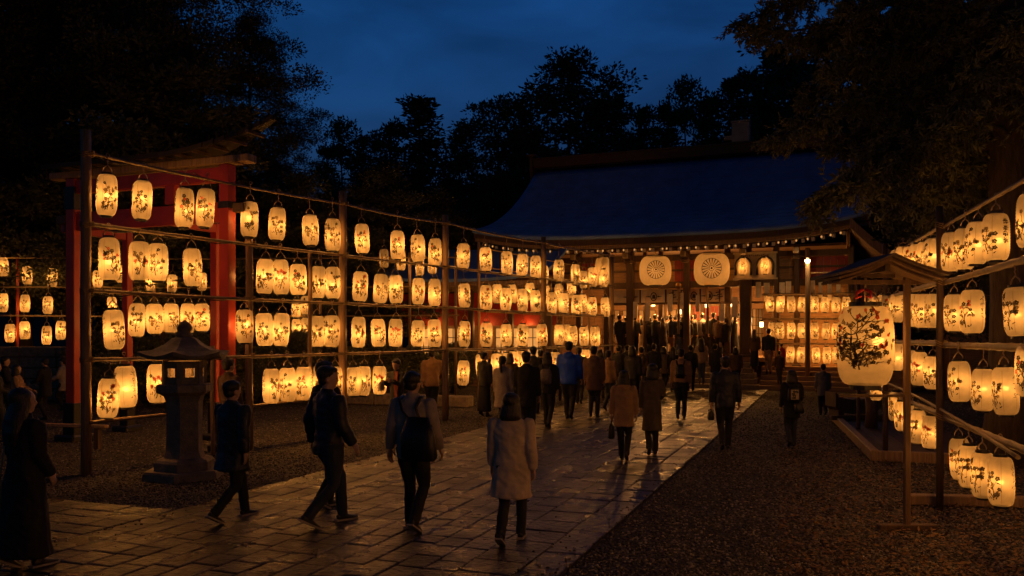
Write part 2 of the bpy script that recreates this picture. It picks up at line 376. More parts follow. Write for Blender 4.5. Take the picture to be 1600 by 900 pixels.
    if hair in ('short', 'cap'):
        mb.ell(HP((0, -.032, 1.658)), (.094, .110, .090), 18, HR); mb.ell(HP((0, .03, 1.70)), (.07, .06, .03), 12, HR); mb.ell(HP((0, -.05, 1.59)), (.080, .068, .07), 12, HR)
        for sx in (-1, 1): mb.ell(HP((sx*.07, -.005, 1.635)), (.018, .045, .04), 8, HR)
        for i in range(9): mb.ell(HP((.07*math.cos(i*2.4+seed), -.02+.075*math.sin(i*2.4+seed), 1.675+.02*math.sin(i*5+seed))), (.03, .034, .028), 8, HR)
    elif hair == 'bob':
        mb.ell(HP((0, -.034, 1.655)), (.100, .112, .094), 16, HR); mb.rings([(T(1.43), 0, -.045+ln(1.5), .11, .085), (T(1.48), 0, -.042+ln(1.5), .126, .10), (T(1.58), 0, -.03+ln(1.5), .116, .10), (T(1.66), 0, -.02+ln(1.5), .085, .085)], 16)
    elif hair == 'long':
        mb.ell(HP((0, -.034, 1.655)), (.098, .112, .094), 16, HR); mb.rings([(T(1.2), 0, -.135+ln(1.3), .09, .03), (T(1.32), 0, -.13+ln(1.35), .125, .05), (T(1.45), 0, -.085+ln(1.45), .122, .08), (T(1.58), 0, -.035+ln(1.5), .097, .088), (T(1.66), 0, -.02+ln(1.5), .085, .085)], 16)
    elif hair == 'pony':
        mb.ell(HP((0, -.032, 1.655)), (.091, .108, .09), 16, HR); mb.ell(HP((0, -.05, 1.59)), (.072, .062, .06), 12, HR); mb.tube([HP((0, -.11, 1.63)), HP((0, -.135, 1.55)), HP((0, -.14, 1.44)), HP((0, -.13, 1.33))], [.026, .036, .032, .012], 9)
    elif hair == 'bun':
        mb.ell(HP((0, -.032, 1.655)), (.091, .108, .09), 16, HR); mb.ell(HP((0, -.05, 1.59)), (.072, .062, .06), 12, HR); mb.ell(HP((0, -.09, 1.70)), (.04, .04, .038), 10, HR)
    link('hair', solid(mb, max(.010, vox*.9), 'hair', hm, .008, seed, 2), o)
    if hair == 'cap':
        mb = MB(); mb.ell(HP((0, -.012, 1.665)), (.093, .108, .085), 16, HR); mb.tube([HP((0, .08, 1.668)), HP((0, .16, 1.655))], [(.075, .012), (.06, .008)], 10, up=(0, 0, 1)); link('cap', solid(mb, max(.009, vox*.9), 'cap', CL['black']), o)
    PEOPLE[key] = dict(o=o, k=k, w=w, T=T, arm=armp, loc=Vector((x, Y, z)), rz=-R(face))
    return o
def acc(key, name, mb, label, cat, mats):
    p = PEOPLE[key]; o = mb.build(name, mats); o.location = p['loc']; o.rotation_euler = (0, 0, p['rz']); o.scale = (p['k'],)*3; return tag(o, label, cat)
def backpack(key, label, m, emblem=None, s=1.0, sx=0.0):
    p = PEOPLE[key]; T = p['T']; y = -.205
    root = thing('backpack', label, 'backpack', p['loc'], p['rz']); root.scale = (p['k'],)*3
    mb = MB(); mb.rings([(T(1.02), sx, y, .12*s, .055*s), (T(1.06), sx, y-.01, .135*s, .075*s), (T(1.22), sx, y-.005, .135*s, .08*s), (T(1.32), sx, y+.005, .12*s, .06*s), (T(1.36), sx, y+.01, .07*s, .035*s)], 16, 3.2); mb.build('bag', m, root)
    mb = MB(); mb.rings([(T(1.06), sx, y-.075*s, .09*s, .02), (T(1.17), sx, y-.08*s, .09*s, .022), (T(1.19), sx, y-.075*s, .085*s, .015)], 12, 3.5); mb.build('pocket', m, root)
    for q in (-1, 1):
        mb = MB(); mb.tube([(sx+q*.07, y+.03, T(1.33)), (q*.105, -.10, T(1.455)), (q*.115, .02, T(1.465)), (q*.12, .145, T(1.38)), (q*.13, .15, T(1.25)), (q*.15, .05, T(1.12)), (sx+q*.11, y+.03, T(1.08))], [(.022, .006)]*7, 6); mb.build('strap', LEATHER, root)
    if emblem:
        mb = MB(); mb.box((sx, y-.108*s, T(1.2)), (.17*s, .012, .22*s), mi=0, bev=.004); er = random.Random(4)
        for i in range(16): mb.box((sx+er.uniform(-.065, .065), y-.118*s, T(1.2)+er.uniform(-.085, .085)), (er.uniform(.02, .05), .006, er.uniform(.02, .05)), Matrix.Rotation(er.uniform(0, 3), 3, 'Y'), mi=1)
        mb.build('patterned_panel', [CANVAS, LEATHER], root)
    return root
def handbag(key, label, m, side=-1, size=(.24, .09, .28), drop=.22):
    p = PEOPLE[key]; wr, fo = p['arm'][0 if side < 0 else 1][2:4]; g = wr+fo*.105; mb = MB()
    c = g-Vector((0, 0, drop*.5+size[2]/2+.02))
    mb.rings([(c.z-size[2]/2, c.x, c.y, size[1]*.5, size[0]*.42), (c.z-size[2]/2+.03, c.x, c.y, size[1]*.6, size[0]*.5), (c.z+size[2]*.3, c.x, c.y, size[1]*.5, size[0]*.5), (c.z+size[2]/2, c.x, c.y, size[1]*.2, size[0]*.47)], 14, 3.5)
    for q in (-1, 1): mb.tube([(c.x, c.y+q*size[0]*.25, c.z+size[2]/2-.01), (g.x, g.y+q*.05, g.z-.03), g, ], .007, 6)
    return acc(key, 'handbag', mb, label, 'bag', m)
def shoulderbag(key, label, m, side=1, low=.92, size=(.1, .36, .36), cross=True):
    p = PEOPLE[key]; T = p['T']; x = side*.12; side = 1 if side > 0 else -1; mb = MB()
    mb.rings([(T(low), x, -.19, size[1]*.42, .06), (T(low+.04), x, -.20, size[1]*.5, .085), (T(low+size[2]*.6), x-side*.02, -.195, size[1]*.46, .075), (T(low+size[2]), x-side*.03, -.17, size[1]*.3, .03)], 18, 2.6)
    s2 = -side if cross else side
    mb.tube([(x-side*.10, -.18, T(low+size[2]*.9)), (s2*.05, -.155, T(1.32)), (s2*.105, -.11, T(1.44)), (s2*.115, .01, T(1.475)), (s2*.09, .13, T(1.38)), (side*.12, .15, T(1.1)), (side*.21, .02, T(1.0)), (x+side*.12, -.14, T(low+size[2]*.8))], [(.02, .006)]*8, 6)
    mb.tube([(x, -.19, T(low+size[2]*.95)), (side*.11, -.15, T(1.36)), (side*.13, -.08, T(1.46)), (side*.135, .02, T(1.47))], [(.018, .006)]*4, 6)
    return acc(key, 'shoulder_bag', mb, label, 'bag', m)
yg = lambda fy: 2730/(fy-522)
SHALL = 'visitors gathered on the hall stage'
person('w_left', 38, 7.35, 1.575, 'person with long dark hair in a long black coat at the left picture edge', 'ankle', 'black', None, 'trouser', 'long', None, 30, .22, 1, 1.2, armL=(.1, .12, .3), armR=(.02, .10, .5, .15), head=(22, 0))
person('m365', 363, 9.25, 1.58, 'person in dark jacket walking, carrying a small bag, right of the stone lantern', 'thigh', 'navy', 'trousers', 'trouser', 'short', None, 30, .52, -1, 1.2, armL=(.25, .12, .25), armR=(-.15, .1, .2), head=(4, -4))
person('m515', 513, 9.0, 1.735, 'person in dark bulky jacket looking right, legs parted, walking left of centre', 'hip', 'navy', 'trousers', 'denim', 'short', None, 48, .46, -1, 1.24, armL=(-.25, .22, .5), armR=(.05, .14, .5), head=(32, -2), spread=.03)
person('m505', 509, 9.9, 1.73, 'person in black mostly hidden behind the one in the bulky jacket', 'hip', 'black', 'trousers', 'trouser', 'short', None, 40, .2, -1, 1.0)
person('w645', 645, 8.75, 1.66, 'person in grey knit cardigan with a big black shoulder bag, seen from behind', 'hip', 'greyknit', 'trousers', 'trouser', 'short', None, 20, .28, -1, 1.1, spread=.04, armL=(-.12, .16, .15), armR=(.05, .2, .35), head=(6, -5), collar=True)
person('w800', 799, 8.25, 1.50, 'person with black bob in a pale knee length coat walking at centre front', 'mid', 'stonecoat', 'trousers', 'trouser', 'bob', None, 12, .46, 1, 1.12, armL=(.1, .1, .15), armR=(-.15, .14, .3), shoe=None, collar=False)
person('m1133', 1133, yg(706), 1.66, 'person in black jacket walking alone along the right path edge, bag in hand', 'hip', 'navy', 'trousers', 'trouser', 'short', None, 8, .3, 1, 1.06, armL=(.0, .14, .1), armR=(.02, .16, .15), head=(-4, 0))
person('w1237', 1237, yg(701), 1.40, 'person in long black jacket with a patterned backpack standing on the right gravel', 'thigh', 'black', 'trousers', 'denim', 'bob', None, 6, .18, 1, .98, armL=(.1, .1, .3), armR=(.15, .2, .9, .1))
person('w1287', 1286, yg(651), 1.30, 'small person in grey hooded jacket on the gravel before the side stairs', 'thigh', 'grey', 'trousers', 'trouser', 'short', None, 10, .16, -1, 1.0, hood=True)
person('w972', 975, yg(722), 1.46, 'person in tan hooded jacket holding a black bag low, on the centre path', 'thigh', 'tan', 'trousers', 'trouser', 'bob', None, 14, .3, -1, 1.05, hood=True, armL=(.05, .14, .1))
person('w1020', 1019, yg(714), 1.55, 'person in long dark olive coat walking right of the tan hooded jacket', 'knee', 'olive', 'trousers', 'trouser', 'bob', None, 4, .2, 1, .95, armR=(.35, .15, .8, .2))
person('m1063', 1064, yg(657), 1.70, 'person in tan sweater with a small black drawstring bag, walking on the lit path', 'waist', 'tan', 'trousers', 'trouser', 'short', None, 16, .3, 1, 1.04)
person('m_blue', 889, yg(658), 1.88, 'tall person in a bright blue hooded jacket at the centre of the crowd', 'hip', 'blue', 'trousers', 'trouser', 'short', None, 14, .26, -1, 1.12, hood=True, armR=(.1, .14, .35))
person('m930', 928, yg(654), 1.76, 'person in brown hooded coat right of the blue jacket', 'thigh', 'camel', 'trousers', 'denim', 'short', None, 14, .2, 1, 1.08, hood=True)
person('w951', 951, 22.4, 1.62, 'person in light tan jacket half hidden behind the brown coat', 'hip', 'tan', 'trousers', 'denim', 'short', None, 35, .2, 1, .98)
person('m855', 856, yg(671), 1.66, 'person in dark jacket wearing a grey backpack, left of the blue jacket', 'hip', 'charcoal', 'trousers', 'charcoal', 'bob', None, 16, .3, -1, 1.02)
person('m825', 823, yg(693), 1.72, 'person in long dark jacket and trousers left of the grey backpack', 'thigh', 'black', 'trousers', 'denim', 'short', None, 18, .22, 1, 1.06)
person('w788', 786, 17.6, 1.60, 'person with long ponytail in a grey brown coat behind the pale coat', 'mid', 'greyknit', 'trousers', 'trouser', 'pony', None, 20, .2, 1, .98)
person('w760', 757, yg(654), 1.62, 'person in dark jacket and long black skirt standing near the left rack', 'hip', 'black', 'longskirt', 'black', 'short', None, 40, .1, 1, 1.0, head=(20, 0))
person('m831', 834, 21.5, 1.74, 'person in black half hidden behind the long dark jacket at the rack', 'hip', 'black', 'trousers', 'trouser', 'short', None, 30, .1, 1, 1.0)
person('w796', 797, 22.0, 1.55, 'person in dark brown seen between heads near the low lanterns', 'hip', 'darkbrown', 'trousers', 'trouser', 'bob', None, 10, .1, 1, .95)
person('m622', 620, yg(681), 1.54, 'person in dark coat with rust scarf hanging, standing at the third rack bay', 'hip', 'charcoal', 'trousers', 'trouser', 'short', None, -150, .12, 1, 1.0, armL=(.5, .1, 1.5, .4), armR=(.5, .1, 1.4, .4), head=(0, -15))
person('m675', 675, yg(655), 1.70, 'person in tan brown jacket facing the lanterns beside the third tall post', 'hip', 'camel', 'trousers', 'trouser', 'short', None, -8, .08, 1, 1.12, armR=(.2, .18, .8, .2), head=(0, 8))
person('m357', 358, 13.6, 1.66, 'person with brown trimmed dark jacket standing behind, between gate pillar and rack', 'hip', 'brown', 'trousers', 'trouser', 'short', None, 30, .15, 1, 1.04, head=(8, 0))
person('m990', 989, 23.5, 1.72, 'person in dark jacket with a tan sleeve turning its face back to the camera', 'hip', 'charcoal', 'trousers', 'trouser', 'bob', None, 35, .1, 1, 1.06, head=(105, 0))
person('m966', 967, 27.5, 1.69, 'person in black jacket at the right end of the left rack', 'hip', 'black', 'trousers', 'trouser', 'short', None, 20, .2, 1, 1.0)
person('w1053', 1052, 29.5, 1.60, 'person with long dark hair walking behind the tan sweater', 'thigh', 'black', 'trousers', 'trouser', 'long', None, 20, .2, -1, .98)
person('w1094', 1096, 31.2, 1.74, 'person with long black hair, beige blouse and faded jeans at the foot of the stairs', 'hip', 'beige', 'trousers', 'jeans', 'long', None, 10, .15, 1, .96, z=.2, shoe=SHOEL)
stage = [('s968', 968, 2.0, 1.70, 'person in black jacket at the left end of the stage crowd', 'hip', 'black', 'trouser', 'short', 25), ('s992', 992, 2.2, 1.68, 'person in dark jacket beside the pale figure on the stage', 'hip', 'charcoal', 'trouser', 'short', 20), ('s1003', 1004, 2.9, 1.55, 'person in a long pale cream robe on the stage', 'ankle', 'pale', 'trouser', 'bob', 40), ('s1024', 1024, 2.3, 1.72, 'person in dark clothes facing the hall with raised hands', 'hip', 'black', 'trouser', 'short', 30), ('s1036', 1036, 2.2, 1.58, 'person with long brown hair and long brown coat on the stage', 'knee', 'darkbrown', 'darkbrown', 'long', 15), ('s1049', 1048, 2.6, 1.70, 'person in navy jacket left of the emblem jacket on the stage', 'hip', 'navy', 'khaki', 'short', 22), ('s1061', 1061, 2.15, 1.68, 'person in navy festival jacket with a round pale emblem on the back', 'hip', 'navy', 'jeans', 'short', 8), ('s1073', 1074, 2.2, 1.60, 'person in black hooded top and beige trousers on the stage', 'hip', 'black', 'khaki', 'short', 10), ('s1086', 1086, 4.0, 1.74, 'person further inside, head before the inner door', 'hip', 'greyknit', 'trouser', 'short', 20), ('s1096', 1097, 3.0, 1.78, 'person in grey shirt standing higher than the long haired one', 'hip', 'grey', 'trouser', 'short', 15), ('s1115', 1115, 2.4, 1.78, 'person in dark grey jacket at the middle of the stage', 'hip', 'charcoal', 'trouser', 'short', 20), ('s1129', 1128, 3.2, 1.76, 'person with dark hair behind the hat wearer on the stage', 'hip', 'darkbrown', 'trouser', 'bob', 24), ('s1133', 1134, 2.2, 1.55, 'person in dark hat with a tan bag on the stage edge', 'thigh', 'black', 'trouser', 'cap', 15), ('s1147', 1147, 2.5, 1.60, 'person in black robe left of the thick front column', 'ankle', 'black', 'trouser', 'bob', -30), ('s1152', 1152, 3.4, 1.76, 'person in brown half hidden by the thick front column', 'hip', 'brown', 'trouser', 'short', 10), ('s1056', 1056, 3.6, 1.66, 'person in rust top in the second row of the stage crowd', 'hip', 'rust', 'trouser', 'bob', 25), ('s1042', 1042, 4.2, 1.7, 'person deep in the hall under the left lamp', 'hip', 'brown', 'trouser', 'short', 40)]
def sl0(px, t):
    k_ = (px-CX)/F; return (k_*(35.07+V.y*t)+1.3-V.x*t)/(U.x-k_*U.y)
for (key, px, t_, h, lab, top, tm, lm, hr, fc) in stage:
    s_ = sl0(px, t_); Yq = 35.07+U.y*s_+V.y*t_
    raised = key == 's1024'
    person(key, px, Yq, h, lab, top, tm, None if top == 'ankle' else 'trousers', lm, hr, HAIRB if key == 's1036' else None, fc, .06, 1, .98, z=1.19, group=SHALL, hood=key in ('s1073',), armL=(1.2, .1, 1.0, .3) if raised else (.1, .1, .3), armR=(1.2, .1, 1.0, .3) if raised else (.15, .1, .5))
for (key, px, t_, h, z_, lab, top, tm, lg, lm, hr, fc) in [('q1180', 1179, 1.0, 1.55, .72, 'person with long brown hair and black skirt beside the thick front column', 'hip', 'brown', 'longskirt', 'black', 'long', 30), ('q1200', 1201, .95, 1.74, .56, 'person in dark sweater and khaki trousers climbing the side stairs', 'waist', 'charcoal', 'trousers', 'khaki', 'short', 15), ('q1221', 1222, 1.1, 1.05, .68, 'small child in red quilted jacket on the side stairs', 'hip', 'red', 'trousers', 'trouser', 'short', 60), ('q1219', 1218, .15, 1.25, .22, 'child in brown jacket at the foot of the side stairs', 'hip', 'brown', 'trousers', 'olive', 'short', 15)]:
    s_ = sl0(px, t_); Yq = 35.07+U.y*s_+V.y*t_
    person(key, px, Yq, h, lab, top, tm, lg, lm, hr, HAIRB if key == 'q1180' else None, fc, .12, 1, .98, z=z_)
extra = [('x1', 905, 24.5, 1.66, 'person in black between the blue jacket and the brown coat, farther back', 'hip', 'black', 'short'), ('x2', 870, 25.5, 1.70, 'person in charcoal behind the left shoulder of the blue jacket', 'hip', 'charcoal', 'bob'), ('x3', 1003, 27.0, 1.64, 'person in dark brown jacket walking toward the stairs, right of the turned face', 'hip', 'darkbrown', 'short'), ('x4', 1022, 29.0, 1.72, 'person in black coat at the foot of the front stairs, left of centre', 'thigh', 'black', 'short'), ('x5', 1038, 30.5, 1.60, 'person in olive coat at the stair foot before the stage crowd', 'thigh', 'olive', 'bob'), ('x6', 1079, 30.0, 1.66, 'person in black hooded jacket right of the drawstring bag, farther back', 'hip', 'black', 'short'), ('x7', 1118, 30.8, 1.70, 'person in dark grey coat at the stair foot beside the lone walker', 'thigh', 'charcoal', 'short'), ('x8', 1150, 30.6, 1.58, 'person in brown jacket at the right end of the front stairs', 'hip', 'brown', 'bob'), ('x9', 952, 29.5, 1.70, 'person in black farther back at the last rack post', 'hip', 'black', 'short'), ('x10', 938, 26.5, 1.58, 'person in dark navy coat seen behind the brown hooded coat', 'thigh', 'navy', 'bob'), ('x11', 981, 30.5, 1.66, 'person in charcoal jacket at the left end of the stair foot', 'hip', 'charcoal', 'short'), ('x12', 845, 24.0, 1.60, 'person in dark brown behind the grey backpack near the rack', 'hip', 'darkbrown', 'short'), ('x13', 774, 24.0, 1.62, 'person in black behind the long black skirt near low lanterns', 'hip', 'black', 'short')]
for i, (key, px, Y_, h, lab, top, tm, hr) in enumerate(extra):
    person(key, px, Y_, h, lab, top, tm, 'trousers', 'trouser', hr, None, 12+(i*37) % 25, .2, 1 if i % 2 else -1, 1.04, hood=i % 3 == 0)
stage2 = [('y1', 978, 2.6, 1.66, 'person in charcoal between the first two of the stage crowd', 'charcoal', 'short'), ('y2', 1015, 2.6, 1.62, 'person in black beside the raised hands on the stage', 'black', 'bob'), ('y3', 1030, 3.0, 1.70, 'person in brown behind the long brown hair on the stage', 'brown', 'short'), ('y4', 1055, 3.0, 1.68, 'person in black behind the round emblem jacket', 'black', 'short'), ('y5', 1067, 2.7, 1.66, 'person in dark brown right of the round emblem on the stage', 'darkbrown', 'bob'), ('y6', 1081, 2.8, 1.70, 'person in charcoal left of the grey shirt on the stage', 'charcoal', 'short'), ('y7', 1106, 2.9, 1.68, 'person in black between grey shirt and dark grey jacket', 'black', 'short'), ('y8', 1123, 2.2, 1.64, 'person in brown jacket left of the hat wearer', 'brown', 'short'), ('y9', 1141, 2.9, 1.68, 'person in charcoal right behind the hat wearer', 'charcoal', 'bob')]
for i, (key, px, t_, h, lab, tm, hr) in enumerate(stage2):
    s_ = sl0(px, t_); person(key, px, 35.07+U.y*s_+V.y*t_, h, lab, 'hip', tm, 'trousers', 'trouser', hr, None, 10+(i*41) % 30, .06, 1, 1.02, z=1.19, group=SHALL)
for (key, px, Y_, h, lab, top, tm, lg, lm, hr, fc, hd) in [('f70', 71, 20.3, 1.50, 'person in long black coat looking down, standing left of the gate', 'thigh', 'black', 'trousers', 'trouser', 'short', -80, (0, -15)), ('f25', 27, 18.0, 1.42, 'person in tan jacket with face turned right, far left', 'thigh', 'tan', 'trousers', 'olive', 'bob', 75, (15, 0)), ('f8', 9, 19.4, 1.56, 'person in black behind the tan jacket, looking right, far left', 'hip', 'black', 'trousers', 'trouser', 'short', 70, (0, 0)), ('f97', 98, 22.6, 1.44, 'person in grey coat half hidden by the left gate pillar', 'thigh', 'greyknit', 'trousers', 'trouser', 'cap', -100, (0, 0)), ('f0', -6, 16.2, 1.55, 'person in dark coat cut off by the left picture edge', 'thigh', 'charcoal', 'trousers', 'trouser', 'bob', 60, (0, 0))]:
    person(key, px, Y_, h, lab, top, tm, lg, lm, hr, None, fc, .08, 1, 1.0, head=hd, armL=(.3, .1, .9, .2), armR=(.3, .1, .8, .2), z=0)
# what they carry
shoulderbag('w645', 'big slouchy black leather bag on the back of the grey cardigan', LEATHER, 1.45, .80, (.1, .42, .46))
backpack('m855', 'grey backpack with light panel worn left of the blue jacket', BAGGREY)
backpack('m1063', 'small black drawstring bag on the tan sweater', LEATHER, s=.8)
backpack('w1237', 'black backpack with a pale patterned panel on the right gravel', LEATHER, emblem=True)
handbag('w972', 'black handbag held low beside the tan hooded jacket', LEATHER, -1, (.26, .10, .30), .1)
handbag('m365', 'small black bag in the left hand near the stone lantern', LEATHER, -1, (.16, .08, .2), .06)
handbag('m1133', 'small dark bundle in the left hand of the lone walker', LEATHER, -1, (.2, .1, .17), .06)
handbag('s1133', 'tan bag held by the hat wearer on the stage', CANVAS, -1, (.3, .12, .35), .02)
handbag('m622', 'small pale paper bag carried by the person with the rust scarf', CANVAS, 1, (.16, .08, .2), .02)
shoulderbag('w1237', 'black shoulder bag hanging at the right side of the patterned backpack', LEATHER, 1, .78, (.1, .22, .3))
p = PEOPLE['w_left']; mb = MB(); mb.rings([(.42, -.30, .02, .05, .17), (.46, -.30, .02, .07, .19), (.78, -.29, .02, .05, .19), (.84, -.28, .02, .02, .18)], 16, 3.4)
for q in (-.1, .1): mb.tube([(-.28, .02+q, .83), (-.24, .01+q*.6, 1.2), (-.17, 0+q*.3, 1.46), (-.13, .02, 1.49)], [(.016, .005)]*4, 6)
acc('w_left', 'tote_bag', mb, 'natural canvas tote bag hanging at the left picture edge', 'bag', CANVAS)
p = PEOPLE['m622']; mb = MB(); mb.sheet([[(-.13+.1*j/3, .14+.015*math.sin(i*1.1+j)-.02*(i < 2), 1.46-.075*i) for j in range(4)] for i in range(12)], None, 0, True); me_ = mb.mesh('scarf', [CL['rust']]); link('scarf', me_, p['o'])
p = PEOPLE['s1061']; mb = MB()
for (ra, rb) in ((.085, .105), (0.0, .03)):
    for i in range(24):
        a, b = i*math.pi/12, (i+1)*math.pi/12
        mb.add([(ra*math.cos(a), -.152, 1.22+ra*math.sin(a)), (rb*math.cos(a), -.152, 1.22+rb*math.sin(a)), (rb*math.cos(b), -.152, 1.22+rb*math.sin(b)), (ra*math.cos(b), -.152, 1.22+ra*math.sin(b))], [(0, 1, 2, 3)])
for i in range(10):
    a = i*.628; mb.tube([(.035*math.cos(a), -.153, 1.22+.035*math.sin(a)), (.06*math.cos(a+.5), -.153, 1.22+.06*math.sin(a+.5)), (.08*math.cos(a+.9), -.153, 1.22+.08*math.sin(a+.9))], .008, 5)
link('back_emblem', mb.mesh('back_emblem', [CANVAS]), p['o'])
for o_ in list(SC.objects):
    if o_.name.startswith('tmp'): bpy.data.objects.remove(o_)
# ================================================================ lanterns
def lrad(z, hh=.315, r0=.078, r1=.079, p=4.5):
    t = min(1, abs(z)/hh); return r0+r1*max(0, 1-t**p)**.5
def paper_profile(hh, r0, r1, p=4.5, ribs=20, amp=.0035, sub=2):
    out = []; n = ribs*sub
    for i in range(n+1):
        a = math.pi*(i/n)-math.pi/2
        z = hh*(.35*math.sin(a)+.65*(2*i/n-1))
        r = lrad(z, hh, r0, r1, p)+(amp if i % sub == 0 and 0 < i < n else 0)
        out.append((r, z))
    return out
class Motif:
    def __init__(s, mb, rf, off=.003): s.mb = mb; s.rf = rf; s.off = off
    def P(s, x, z):
        r0 = s.rf(0); ph = x/r0; r = s.rf(z)+s.off
        return (r*math.sin(ph), -r*math.cos(ph), z)
    def poly(s, pts, mi): s.mb.add([s.P(x, z) for x, z in pts], [tuple(range(len(pts)))], mi)
    def leaf(s, x, z, a, l, w, mi):
        ca, sa = math.cos(a), math.sin(a)
        for (u0, u1, v0, v1) in ((0, .35, 0, 1), (.35, .75, 1, .7), (.75, 1, .7, 0)):
            q = [(u0, -v0), (u1, -v1), (u1, v1), (u0, v0)]
            q = [(x+u*l*ca-v*w/2*sa, z+u*l*sa+v*w/2*ca) for u, v in q]
            if v0 == 0: q = q[:1]+q[1:3]
            if v1 == 0: q = [q[0], q[1], q[3]]
            s.poly(q, mi)
    def stroke(s, pts, w0, w1, mi):
        n = len(pts)
        for i in range(n-1):
            (x0, z0), (x1, z1) = pts[i], pts[i+1]
            d = math.hypot(x1-x0, z1-z0) or 1; nx, nz = -(z1-z0)/d, (x1-x0)/d
            a = (w0+(w1-w0)*i/(n-1))/2; b = (w0+(w1-w0)*(i+1)/(n-1))/2
            s.poly([(x0-nx*a, z0-nz*a), (x1-nx*b, z1-nz*b), (x1+nx*b, z1+nz*b), (x0+nx*a, z0+nz*a)], mi)
    def blossom(s, x, z, r, mi, rnd):
        a0 = rnd.random()*6.28
        for k in range(5):
            a = a0+k*2*math.pi/5; cx, cz = x+r*.6*math.cos(a), z+r*.6*math.sin(a)
            s.poly([(cx+r*.48*math.cos(t*math.pi/3), cz+r*.48*math.sin(t*math.pi/3)) for t in range(6)], mi)
def paint_tree(mo, rnd, red, k=1.0, zlo=-.21, wide=.11, dens=1.0, lk=None):
    lk = lk or k
    x0 = rnd.uniform(-.03, .03)*k
    pts = []; x = x0; z = zlo*k
    dx = rnd.uniform(-.014, .014)*k
    n = 10
    for i in range(n):
        pts.append((x, z)); x += dx+rnd.uniform(-.018, .018)*k; z += .034*k; dx *= .7
    mo.stroke(pts, .014*k, .005*k, 1)
    tips = [pts[-1]]
    for b in range(int(9*dens)):
        i = rnd.randrange(1, n-1); (bx, bz) = pts[i]; sgn = -1 if b % 2 else 1
        l = rnd.uniform(.05, .13)*k; a = rnd.uniform(-.1, 1.1)
        bp = [(bx+sgn*l*t*math.cos(a)*wide/.11, bz+l*t*math.sin(a)*(1+.3*t)) for t in (0, .33, .66, 1)]
        mo.stroke(bp, .006*k, .003*k, 1); tips.append(bp[-1])
        for q in bp[1:]:
            if rnd.random() < .75: mo.leaf(q[0], q[1], rnd.uniform(0, 6.28), rnd.uniform(.033, .062)*lk, rnd.uniform(.015, .027)*lk, rnd.choice((1, 2, 2)))
    for (tx, tz) in tips:
        mi = 3 if red and rnd.random() < .45 and tz > -.04*k else rnd.choice((1, 1, 2))
        mo.blossom(tx, tz, rnd.uniform(.019, .03)*lk, mi, rnd)
    for i in range(6):
        mo.leaf(x0+rnd.uniform(-.07, .07)*k, zlo*k+rnd.uniform(0, .07)*k, rnd.uniform(.3, 2.8), rnd.uniform(.03, .05)*lk, .014*lk, 1)
def paint_letters(mo, rnd, cx, n=5):
    z = .19
    for i in range(n):
        for j in range(5):
            a = rnd.choice((0, 0, 1.57, .6, 2.3)); x = cx+rnd.uniform(-.03, .03); zz = z+rnd.uniform(-.028, .028); l = rnd.uniform(.025, .05)
            mo.stroke([(x-l/2*math.cos(a), zz-l/2*math.sin(a)), (x, zz+.003), (x+l/2*math.cos(a), zz+l/2*math.sin(a))], .009, .006, 1)
        z -= .083
PM = [M['paper'], M['ink'], M['ink_soft'], M['red_paint']]
def make_shade(seed, kind):
    mb = MB(); mb.lathe(paper_profile(.315, .078, .079), 22)
    rnd = random.Random(seed); mo = Motif(mb, lrad)
    if kind == 'letter':
        paint_letters(mo, rnd, .055)
    else:
        paint_tree(mo, rnd, kind == 'red', k=1.1, dens=rnd.uniform(.9, 1.5))
    for q in range(6):
        mo.stroke([(.155*(q*math.pi/3+.5), -.30+.60*i/14) for i in range(15)], .0035, .0035, 2)
        if rnd.random() < .6: paint_letters(mo, rnd, rnd.choice((-.23, .24)), 4)
    return mb.mesh('paper_shade', PM)
SHADES = [(make_shade(100+i, 'red'), 'red-flowered') for i in range(7)]+[(make_shade(200+i, 'ink'), 'ink-flowered') for i in range(10)]
LETTER = make_shade(300, 'letter')
def ring_mesh(name, z, h):
    mb = MB(); mb.lathe([(.074, z-h/2), (.09, z-h/2), (.09, z+h/2), (.074, z+h/2), (.074, z-h/2)], 20, smooth=False)
    for k in (0, 1):
        mb.box((0, 0, z), (.15, .012, .012), Matrix.Rotation(k*1.5708, 3, 'Z'))
    if z > 0:
        for sx in (-1, 1): mb.box((sx*.082, 0, z+.03), (.012, .02, .05))
    return mb.mesh(name, [M['cap']])
TOPR = ring_mesh('top_ring', .327, .032); BOTR = ring_mesh('bottom_ring', -.325, .03)
def hanger_mesh(gap):
    mb = MB(); zt = .315+gap; zb = .35; zm = min(zt-.05, .46)
    for sx in (-1, 1): mb.tube([(sx*.082, 0, zb), (sx*.05, 0, (zb+zm)/2+.01), (0, 0, zm)], .009, 6)
    n = 7
    mb.tube([(.006*math.sin(i*2.2), .006*math.cos(i*2.2), zm+(zt+.012-zm)*i/(n-1)) for i in range(n)], .008, 6)
    mb.tube([(.026*math.cos(a), 0, zt+.02+.026*math.sin(a)) for a in [i*math.pi/5 for i in range(11)]], .006, 6)
    return mb.mesh('hanger', [M['wire']])
HANG = {}
ORD = ['zeroth', 'first', 'second', 'third', 'fourth', 'fifth', 'sixth', 'seventh', 'eighth', 'ninth', 'tenth', 'eleventh', 'twelfth', 'thirteenth', 'fourteenth', 'fifteenth', 'sixteenth', 'seventeenth', 'eighteenth']
lrnd = random.Random(5)
